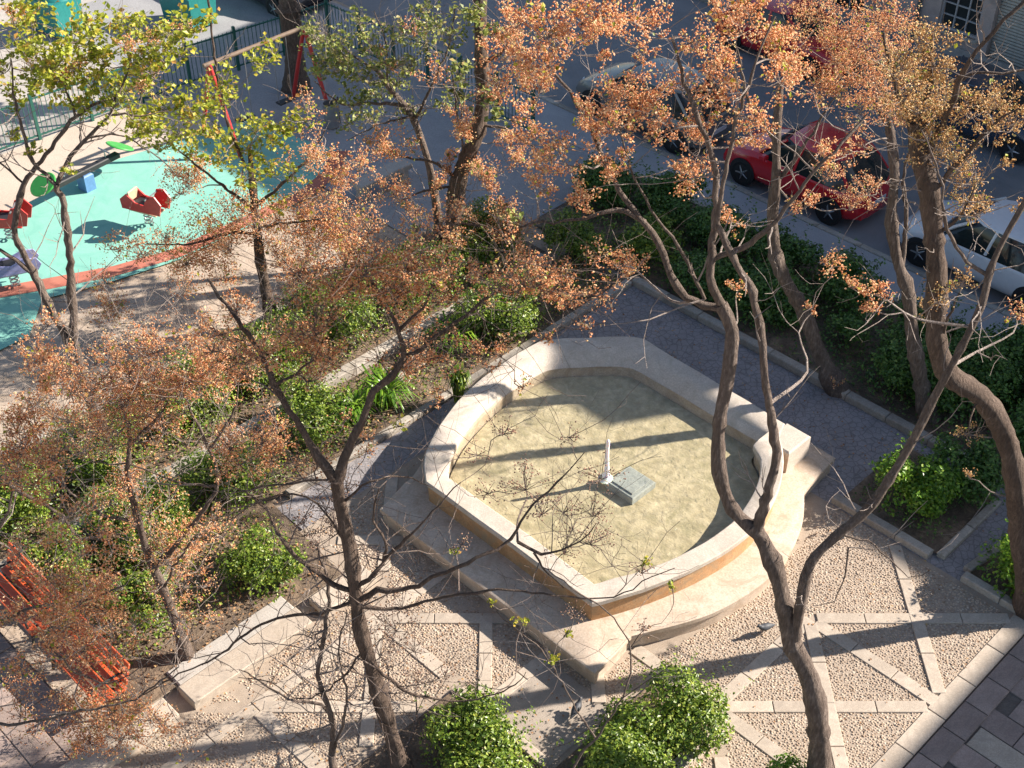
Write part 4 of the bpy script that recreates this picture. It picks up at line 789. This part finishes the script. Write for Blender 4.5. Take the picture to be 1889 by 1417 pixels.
# low rough stones along the left bed
def rock(label, s, t, r, z=.05):
    bm = bmesh.new(); bmesh.ops.create_icosphere(bm, subdivisions=2, radius=r)
    for v in bm.verts:
        f = 1 + .22 * math.sin(v.co.x * 9 / r * .3 + s * 3) + random.uniform(-.07, .07); v.co = Vector((v.co.x * f * 1.3, v.co.y * f, v.co.z * f * .55))
    me = bpy.data.meshes.new('rock'); bm.to_mesh(me); bm.free(); me.materials.append(M['kerb'])
    o = link('rock', me, None, ST(s, t, z + r * .25), random.uniform(0, 3)); tag(o, label, 'rock', 'edging rocks')
for i, (s, t, r) in enumerate([(-15.3, 12.2, .22), (-15.45, 12.9, .26), (-15.3, 13.9, .2), (-15.45, 15.3, .24)]):
    rock(['rough tan rock beside the strap-leaved clump', 'largest tan rock in the middle of the left bed edge', 'tan rock below the fountain end bush', 'tan rock at the far end of the left bed'][i], s, t, r)

# ------------------------------------------------------------------ cars
def car(label, s, t, mat, L=3.9, W=1.68, H=1.45, hood=1.05, tail=.35, round_=0.0, flip=False, seed=0, dark_roof=False):
    root = thing('car', label, 'car', ST(s, t, -.118), S45 + (math.pi if not flip else 0), 'cars parked along the street')   # +x = front
    hw_ = W / 2; a = L / 2
    stn = [(-a, .50, .60), (-a + .08, .80, .80), (-a + .35, .93, .90), (-a + .8, 1.0, .93), (-.4, 1.0, .93), (.4, 1.0, .92), (a - hood, .99, .90), (a - hood * .55, .96, .82), (a - .25, .90, .72), (a - .06, .80, .58), (a, .55, .50)]
    mb = MB(); rows = []
    for x, w_, zt in stn:
        zb = .20 if -a + .3 < x < a - .3 else .27; hw2 = hw_ * w_
        half = [(0, zt + .05 * w_), (.55 * hw2, zt + .04 * w_), (.86 * hw2, zt), (.97 * hw2, zt - .10), (hw2, zt - .24 if zt > .6 else zt - .12), (hw2, .42), (.97 * hw2, .30), (.86 * hw2, zb)]
        rows.append([(x, y, z) for y, z in half[::-1]] + [(x, -y, z) for y, z in half[1:]])
    k = len(rows[0])
    for r_ in rows: mb.v += r_
    for i in range(len(rows) - 1):
        for j in range(k - 1): p = i * k + j; mb.f.append((p, p + 1, p + k + 1, p + k))
        p = i * k; mb.f.append((p + k - 1, p, p + k, p + 2 * k - 1))
    mb.f.append(tuple(range(k))[::-1]); mb.f.append(tuple(range((len(rows) - 1) * k, len(rows) * k)))
    body = mb.build('body', mat, root, 32)
    # glasshouse
    zb = .90; x0, x1 = -a + tail * .35, a - hood + .12; xr0, xr1 = -a + tail + .42, a - hood - .62; yb, yr = hw_ * .93, hw_ * .74
    def ringp(x0_, x1_, y_, z): return [(x0_ + .10, -y_ * .82, z), (x0_, -y_ * .45, z), (x0_, y_ * .45, z), (x0_ + .10, y_ * .82, z), (x0_ + .45, y_, z), ((x0_ + x1_) / 2, y_ * 1.02, z), (x1_ - .30, y_, z), (x1_ - .06, y_ * .80, z), (x1_, y_ * .4, z), (x1_, -y_ * .4, z), (x1_ - .06, -y_ * .80, z), (x1_ - .30, -y_, z), ((x0_ + x1_) / 2, -y_ * 1.02, z), (x0_ + .45, -y_, z)]
    g = MB(); lv = [(0, zb - .04), (.5, (zb + H) / 2 + .03), (.92, H - .06)]
    for f, z in lv:
        q = f ** 1.05; g.v += ringp(x0 + (xr0 - x0) * q, x1 + (xr1 - x1) * q, yb + (yr - yb) * q, z)
    for i in range(2):
        for j in range(14): g.f.append((i * 14 + j, i * 14 + (j + 1) % 14, i * 14 + 14 + (j + 1) % 14, i * 14 + 14 + j))
    g.build('windows', 'glass', root, 30)
    rf = MB(); lv = [(xr0 - .06, xr1 + .06, yr * 1.03, H - .075), (xr0 - .03, xr1 + .03, yr * 1.0, H - .03), (xr0 + .2, xr1 - .2, yr * .72, H + .005)]
    for p in lv: rf.v += ringp(*p)
    for i in range(2):
        for j in range(14): rf.f.append((i * 14 + j, i * 14 + (j + 1) % 14, i * 14 + 14 + (j + 1) % 14, i * 14 + 14 + j))
    rf.f.append(tuple(range(28, 42))); rf.build('roof', 'carblack' if dark_roof else mat, root, 35)
    pil = [((x1 - .14, .87, zb), (xr1 - .02, .98, H - .06)), ((x0 + .22, .93, zb), (xr0 + .10, .96, H - .06)), ((-.15, 1.02, zb), (-.22, 1.03, H - .06))]
    for sg in (-1, 1):
        for (p, q) in pil:
            m_ = ((p[0] + q[0]) / 2, sg * (p[1] * yb + q[1] * yr) / 2 * 1.012, (p[2] + q[2]) / 2 + .02)
            MB().tube([(p[0], sg * p[1] * yb, p[2]), m_, (q[0], sg * q[1] * yr, q[2])], .035, 6).build('pillar', mat, root, 50)
    for sg in (-1, 1):
        m_ = MB(); m_.box((x1 - .42, sg * (hw_ + .08), .98), (.14, .16, .11), 0, .03); m_.build('mirror', mat, root)
        h_ = MB(); h_.box((0, 0, 0), (.14, .03, .03), 0, .008); h_.build('door_handle', mat, root, 0, (-.5, sg * (hw_ + .012), .72))
        MB().lathe([(0, .03), (.10, .02), (.12, -.03)], n=12, axis='y').build('headlight', 'lamp_w', root, 40, (a - .17, sg * hw_ * .62, .60), -sg * 1.1 + (0 if sg > 0 else math.pi))
        tl = MB(); tl.box((0, 0, 0), (.07, .16, .24), 0, .02); tl.build('tail_light', 'lamp_red', root, 0, (-a + .12, sg * hw_ * .70, .68), sg * -.35)
        for x in (-a + .70, a - .72):
            w_ = link('wheel', None, root, (x, sg * (hw_ - .09), .305)); fl_ = 1 if sg > 0 else -1
            MB().lathe([(.19, -.09), (.27, -.10), (.30, -.06), (.305, 0), (.30, .06), (.27, .10), (.19, .09)], n=22, axis='y').build('tyre', 'tyre', w_, 40)
            rm = MB(); rm.lathe([(.2, fl_ * .07), (.19, fl_ * .085), (.165, fl_ * .07)], n=22, axis='y')
            for q in range(5):
                an = q * 2 * math.pi / 5 + x; rm.box((math.cos(an) * .10, fl_ * .075, 0), (.05, .02, .05))
                c_, s_ = math.cos(an), math.sin(an); rm.tube([(c_ * .03, fl_ * .08, s_ * .03), (c_ * .18, fl_ * .07, s_ * .18)], .028, 5)
            rm.lathe([(.05, fl_ * .07), (.045, fl_ * .10), (0, fl_ * .10)], n=10, axis='y'); rm.build('rim', 'rim', w_, 40)
            ar = MB(); ar.lathe([(.34, fl_ * .093), (.0, fl_ * .092)], n=22, axis='y'); ar.build('wheel_arch', 'blackp', root, 0, (x, sg * (hw_ - .09) - fl_ * .0, .33))
    MB().box((a - .06, 0, .36), (.10, W * .72, .14), 0, .03).build('bumper', 'blackp' if seed else mat, root); MB().box((-a + .06, 0, .38), (.10, W * .74, .16), 0, .03).build('bumper', 'blackp' if seed else mat, root)
    MB().box((-a - .0, 0, .56), (.03, .46, .11), 0, .004).build('number_plate', 'lamp_w', root)
    return root
car('bright red hatchback parked at the kerb behind the planter', -13.98, 23.3, 'red', 3.75, 1.68, 1.47, 1.0, .30)
car('white car parked behind the thick dark trunk at the right edge', -9.35, 23.32, 'carwhite', 3.9, 1.70, 1.45, 1.0, .35)
car('dull silver car parked left of the red hatchback, half hidden by orange berries', -18.45, 23.3, 'silver', 4.0, 1.70, 1.42, 1.0, .4)
car('darker red car on the far side of the street at the top', -18.3, 28.55, 'red', 3.9, 1.66, 1.42, 1.05, .4, flip=True, seed=1)
car('dark blue car parked across the street below the window', -12.6, 28.5, 'carblue', 4.0, 1.68, 1.42, 1.05, .4, flip=True, seed=1)
car('black car standing in the shade beyond the fence at the top left', -31.0, 21.2, 'carblack', 4.2, 1.75, 1.55, 1.0, .3, flip=True, seed=1)

# ------------------------------------------------------------------ buildings
def building(name, label, s0, s1, t0, t1, h, mat):
    r_ = thing(name, label, 'building', ST((s0 + s1) / 2, t0, -.16), S45); w_, d = s1 - s0, t1 - t0
    return r_, w_, d
bA, w_, d_ = building('apartment_building', 'pinkish rendered building with a gridded window and a roller shutter across the street', -20, .4, 31.4, 42, 12.5, 'facade')
def L(s, t, z): return (s + 9.8, t - 31.4, z + .16)
wl = MB()
ops = [(-15.68, -14.55, .60, 2.6), (-14.2, -11.6, .03, 2.9)]
def wall_with_holes(mb, s0, s1, z0, z1, ops, t0, th):
    xs = sorted({s0, s1, *[o[0] for o in ops], *[o[1] for o in ops]}); zs_ = sorted({z0, z1, *[o[2] for o in ops], *[o[3] for o in ops]})
    for i in range(len(xs) - 1):
        for j in range(len(zs_) - 1):
            cx, cz = (xs[i] + xs[i + 1]) / 2, (zs_[j] + zs_[j + 1]) / 2
            if any(o[0] < cx < o[1] and o[2] < cz < o[3] for o in ops): continue
            mb.box(L(cx, t0 + th / 2, cz), (xs[i + 1] - xs[i], th, zs_[j + 1] - zs_[j]))
up = [(s, s + 1.1, z, z + 1.5) for z in (4.3, 7.4, 10.2) for s in (-18.4, -15.6, -12.6, -9.4, -6.4, -3.6)]
low = [(-18.9, -17.9, .03, 2.6), (-9.6, -8.4, .9, 2.5), (-6.2, -5.1, .03, 2.5)]
wall_with_holes(wl, -20, .4, -.16, 11.5, ops + up + low, 31.4, .25)
wl.box(L(-9.8, 36.9, 5.65), (20.4, 10.5, 11.62)); wl.build('wall', 'facade', bA)
MB().box(L(-11.75, 31.75, 11.6), (16.6, 1.0, .22), 0, .04).build('cornice', 'facade2', bA); MB().box(L(-2.2, 34.4, 12.13), (2.6, 6, 1.3)).build('shade_tower', 'facade2', bA); MB().box(L(-9.8, 31.37, .11), (20.4, .05, .30)).build('base_course', 'concrete', bA)  # tower on the roof is unseen, added and sized to shade the pool
def window(s0, s1, z0, z1, nx, nz):
    wf = MB(); cs, cz = (s0 + s1) / 2, (z0 + z1) / 2; fw = .05
    for s in (s0 + fw / 2, s1 - fw / 2): wf.box(L(s, 31.52, cz), (fw, .08, z1 - z0))
    for z in (z0 + fw / 2, z1 - fw / 2): wf.box(L(cs, 31.52, z), (s1 - s0 - 2 * fw, .08, fw))
    f = wf.build('window', 'winframe', bA); iw, ih = (s1 - s0 - 2 * fw) / nx, (z1 - z0 - 2 * fw) / nz
    br = MB()
    for i in range(1, nx): br.box(L(s0 + fw + i * iw, 31.515, cz), (.032, .05, z1 - z0 - 2 * fw))
    for j in range(1, nz): br.box(L(cs, 31.520, z0 + fw + j * ih), (s1 - s0 - 2 * fw, .045, .028))
    br.build('glazing_bars', 'winframe', f)
    for i in range(nx):
        for j in range(nz): MB().box(L(s0 + fw + (i + .5) * iw, 31.545, z0 + fw + (j + .5) * ih), (iw - .03, .012, ih - .026)).build('pane', 'pane', f)
    MB().box(L(cs, 31.36, z0 - .03), (s1 - s0 + .16, .16, .06), 0, .01).build('sill', 'facade2', f)
window(*ops[0], 3, 6)
for o_ in up: window(*o_, 2, 2)
for o_ in low: window(*o_, 2, 3)
sh = MB().box(L(-12.9, 31.6, 1.46), (2.6, .02, 2.9)).build('roller_shutter', 'shutter', bA)
slat = MB(); slat.add([(-1.28, -.012, -.038), (1.28, -.012, -.038), (1.28, -.03, -.01), (-1.28, -.03, -.01), (-1.28, -.012, .036), (1.28, -.012, .036)], [(0, 1, 2, 3), (3, 2, 5, 4)]); slm = slat.mesh('slat', 'shutter')
for i in range(34): link('slat', slm, sh, L(-12.9, 31.595, .08 + i * .083))
MB().tube([L(-16.25, 31.32, .0), L(-16.25, 31.32, 6), L(-16.25, 31.32, 11.4)], .055, 8).build('drain_pipe', 'pipe', bA, 60)
bB = thing('apartment_building', 'lower cream building further along the street, beyond the right edge', 'building', ST(5.6, 31.4, -.16), S45)
MB().box((0, 5, 5.72), (9.96, 10, 11.44)).build('wall', 'facade2', bB); MB().box((0, 5, 11.56), (10.3, 10.3, .2), 0, .04).build('roof', 'concrete', bB)
for z in (1.2, 4.3, 7.4):
    for x in (-3.4, 0, 3.4):
        f = MB().box((x, -.02, z + .75), (1.1, .06, 1.5)).build('window', 'winframe', bB); MB().box((x, -.055, z + .75), (.94, .02, 1.34)).build('pane', 'pane', f)
bC = thing('apartment_building', 'cream block beyond the right edge that shades the corner pavers', 'building', ST(11.0, 31, -.16), S45)
MB().box((0, 0, 5.9), (9.0, 12, 11.8)).build('wall', 'facade2', bC); MB().box((-4.36, 0, 12.3), (.16, 12, 1.0)).build('parapet', 'facade2', bC)
for y in (-3.6, 0, 3.6):
    for z in (1.2, 4.3, 7.4):
        f = MB().box((-4.52, y, z + .75), (.06, 1.1, 1.5)).build('window', 'winframe', bC); MB().box((-4.555, y, z + .75), (.02, .94, 1.34)).build('pane', 'pane', f)

# ------------------------------------------------------------------ benches
def bench(label, s, t):
    r_ = thing('bench', label, 'bench', ST(s, t, .02), S45, 'orange slatted benches')
    me = MB().box((0, 0, 0), (1.55, .13, .035), 0, .008).mesh('seat_slat', 'orange')
    for i in range(3): link('seat_slat', me, r_, (0, -.19 + i * .17, .43 - .008 * i))
    me = MB().box((0, 0, 0), (1.55, .03, .085), 0, .008).mesh('back_slat', 'orange')
    for i in range(3):
        o = link('back_slat', me, r_, (0, .235 + .045 * i, .53 + i * .135)); o.rotation_euler = (-.3, 0, 0)
    for x in (-.62, .62):
        f = MB(); f.tube([(x, -.24, 0), (x, -.2, .22), (x, -.22, .405)], .024, 6).tube([(x, .30, 0), (x, .2, .2), (x, .19, .40)], .024, 6).tube([(x, -.24, .40), (x, .2, .385)], .022, 6).tube([(x, .2, .39), (x, .25, .55), (x, .35, .86)], .022, 6)
        f.tube([(x, -.22, .40), (x, -.24, .58), (x, -.15, .63), (x, .22, .60)], .02, 6); f.build('side_frame', 'cast', r_, 50)
bench('orange slatted bench at the left edge under orange branches', -14.95, 4.45)
bench('second orange slatted bench, nearer the pale stone ledge', -13.15, 4.45)

# ------------------------------------------------------------------ playground
def bars(label, p, q, h=1.05, posts=3):
    p, q = np.array(p, float), np.array(q, float); D = q - p; Ln = np.linalg.norm(D); ang = math.atan2(D[1], D[0]); c = (p + q) / 2
    r_ = thing('fence', label, 'fence', ST(c[0], c[1], 0), S45 + ang, 'green railings round the playground')
    for z in (.12, h - .05): MB().box((0, 0, z), (Ln, .035, .035)).build('rail', 'fence', r_)
    n = int(Ln / .115); me = MB().tube([(0, 0, .1), (0, 0, h)], .010, 5).mesh('bar', 'fence')
    for i in range(1, n): link('bar', me, r_, (-Ln / 2 + i * Ln / n, 0, 0))
    pm = MB().box((0, 0, (h + .1) / 2), (.07, .07, h + .1), 0, .01).mesh('post', 'fence')
    for i in range(posts): link('post', pm, r_, (-Ln / 2 + Ln * i / (posts - 1), .0, 0))
FP = [(-28.2, 8.0), (-28.0, 12.2), (-27.75, 16.3), (-27.3, 20.4), (-23.6, 20.6), (-19.9, 20.6)]
FL = ['green railing beside the pale sunlit paving at the left edge', 'green railing behind the yellow-green crown', 'green railing in the shade left of the palm trunk', 'green railing in the shade right of the palm trunk', 'green railing seen through the pale green tree']
for i in range(5): bars(FL[i], FP[i], FP[i + 1], 1.1, 4)
sw = thing('swing', 'children swing frame with red A-shaped legs and a wooden beam in the shade', 'swing', ST(-24.7, 16.4, 0), S45)
for y in (-1.35, 1.35):
    for x in (-.75, .75): MB().tube([(x, y, 0), (0, y, 2.1)], .05, 8).build('leg', 'toy_red', sw, 50)
MB().tube([(0, -1.5, 2.1), (0, 1.5, 2.1)], .055, 8).build('beam', 'wood', sw, 50)
for y in (-.6, .6):
    for q in (-.2, .2): MB().tube([(0, y + q, 2.06), (0, y + q, .48)], .008, 4).build('chain', 'steel', sw)
    MB().box((0, y, .46), (.2, .46, .04), 0, .01).build('seat', 'blackp', sw)
ss = thing('seesaw', 'dark seesaw beam with a round green board at each end', 'seesaw', ST(-25.25, 11.8, 0), S45 + math.pi / 2 + .12)
MB().box((0, 0, .46), (1.9, .16, .12), 0, .02).build('beam', 'blackp', ss)
for sg in (-1, 1):
    dk = MB(); dk.lathe([(0, -.02), (.30, -.02), (.32, 0), (.30, .02), (0, .02)], n=22); o = dk.build('seat_board', 'toy_green', ss, 40, (sg * 1.05, 0, .62)); o.rotation_euler = (0, sg * .5, 0)
    MB().tube([(sg * .62, -.2, .70), (sg * .62, .2, .70)], .018, 6).tube([(sg * .62, 0, .5), (sg * .62, 0, .70)], .018, 6).build('handle', 'steel', ss)
MB().box((0, 0, .2), (.26, .3, .42), 0, .03).build('pivot', 'toy_blue', ss)
def springer(label, s, t, mat, mat2, rz, kind):
    r_ = thing('spring_rider', label, 'spring rider', ST(s, t, .012), S45 + rz, 'spring riders')
    hp = [(math.cos(a * .9) * .09, math.sin(a * .9) * .09, .02 + a * .0125) for a in range(0, 28)]
    MB().tube(hp, .016, 6).build('spring', 'steel', r_, 50)
    prof = [(-.5, .40), (-.52, .62), (-.34, .78), (-.12, .62), (.1, .60), (.22, .86), (.42, .90), (.56, .72), (.48, .44)] if kind else [(-.5, .42), (-.54, .62), (-.3, .68), (0, .60), (.26, .70), (.5, .68), (.58, .52), (.5, .40)]
    for sg in (-1, 1):
        b = MB(); n = len(prof); b.v = [(x, sg * .17 - .014, z) for x, z in prof] + [(x, sg * .17 + .014, z) for x, z in prof]
        b.f = [tuple(range(n))[::-1], tuple(range(n, 2 * n))] + [(i, (i + 1) % n, n + (i + 1) % n, n + i) for i in range(n)]; b.build('side_panel', mat, r_)
    MB().box((-.06, 0, .56), (.34, .31, .04), 0, .01).build('seat', 'blackp', r_); MB().box((-.30, 0, .70), (.04, .31, .22), 0, .01).build('backrest', mat2, r_)
    MB().tube([(.24, -.27, .82), (.24, .27, .82)], .018, 6).build('handle', 'steel', r_); MB().box((0, 0, .385), (.7, .31, .03)).build('base_plate', mat2, r_)
springer('red spring rider with a tan head on the turquoise surface', -23.0, 11.95, 'toy_red', 'toy_tan', .35, 1)
springer('lilac and white spring rider car at the left edge', -22.95, 8.75, 'toy_lilac', 'lamp_w', 1.2, 0)
springer('red spring rider cut by the left edge beside the seesaw', -24.6, 9.55, 'toy_red', 'toy_red', .8, 1)
def skip(label, s, t, rz):
    r_ = thing('container', label, 'container', ST(s, t, 0), S45 + rz, 'teal containers'); b = MB()
    b.v = [(-.75, -.5, .1), (.75, -.5, .1), (.75, .5, .1), (-.75, .5, .1), (-.85, -.58, 1.25), (.85, -.58, 1.25), (.85, .58, 1.25), (-.85, .58, 1.25)]
    b.f = [(3, 2, 1, 0), (4, 5, 6, 7), (0, 1, 5, 4), (1, 2, 6, 5), (2, 3, 7, 6), (3, 0, 4, 7)]; b.build('body', 'teal', r_)
    r_.scale = (.8, .8, .8)
    l = MB(); l.lathe([(.0, .28), (.30, .24), (.52, .10), (.60, 0)], n=16); o = l.build('lid', 'teal', r_, 40, (0, 0, 1.252)); o.scale = (1.4, .95, 1)
    for x in (-.6, .6):
        for y in (-.4, .4): MB().lathe([(.0, -.03), (.06, -.03), (.06, .03), (0, .03)], n=10, axis='y').build('wheel', 'tyre', r_, 40, (x, y, .065))
skip('large teal container at the top left, half hidden by leaves', -33.0, 15.6, .2)
skip('large teal container nearer the dark car at the top left', -30.8, 18.4, .1)
lg = thing('concrete_bench', 'long grey stone seat in the shaded square', 'bench', ST(-20.6, 16.5, 0), S45 + math.pi / 2)
MB().box((0, 0, .36), (1.5, .40, .12), 0, .02).build('seat', 'concrete', lg)
for x in (-.55, .55): MB().box((x, 0, .15), (.18, .32, .31), 0, .01).build('support', 'concrete', lg)
bn = thing('litter_bin', 'small grey litter bin in the shade beside the swing', 'bin', ST(-23.6, 17.5, 0), S45)
MB().lathe([(0, .02), (.17, .02), (.2, .62), (.18, .62), (.16, .1), (0, .1)], n=16).build('body', 'steel', bn, 40); MB().tube([(0, .22, 0), (0, .22, .7)], .025, 6).build('post', 'cast', bn)
# ------------------------------------------------------------------ pigeons
def pigeon(label, p, rz):
    r_ = thing('pigeon', label, 'pigeon', p, rz, 'pigeons on the plaza')
    mb = MB(); P = [(-.175, 0, .085), (-.12, 0, .095), (-.06, 0, .11), (0, 0, .12), (.05, 0, .13), (.085, 0, .155), (.105, 0, .19), (.125, 0, .205), (.147, 0, .20), (.165, 0, .193)]
    mb.tube(P, [.012, .03, .052, .062, .056, .036, .024, .026, .016, .003], 10); mb.build('body', 'feather', r_, 70)
    for y in (-.02, .02): MB().tube([(.01, y, .075), (.005, y, .03), (.01, y, 0), (.035, y, .002)], .005, 5).build('leg', 'toy_tan', r_)
pigeon('pigeon walking on the sunlit pebbles right of the fountain', at(1410, 1166, .025), math.radians(205))
pigeon('pigeon on the gravel path between the two front bushes', at(1063, 1316, .02), math.radians(60))
print('tris', sum(len(o.data.loop_triangles) if o.data.loop_triangles else sum(len(p.vertices) - 2 for p in o.data.polygons) for o in C.objects if o.type == 'MESH'))
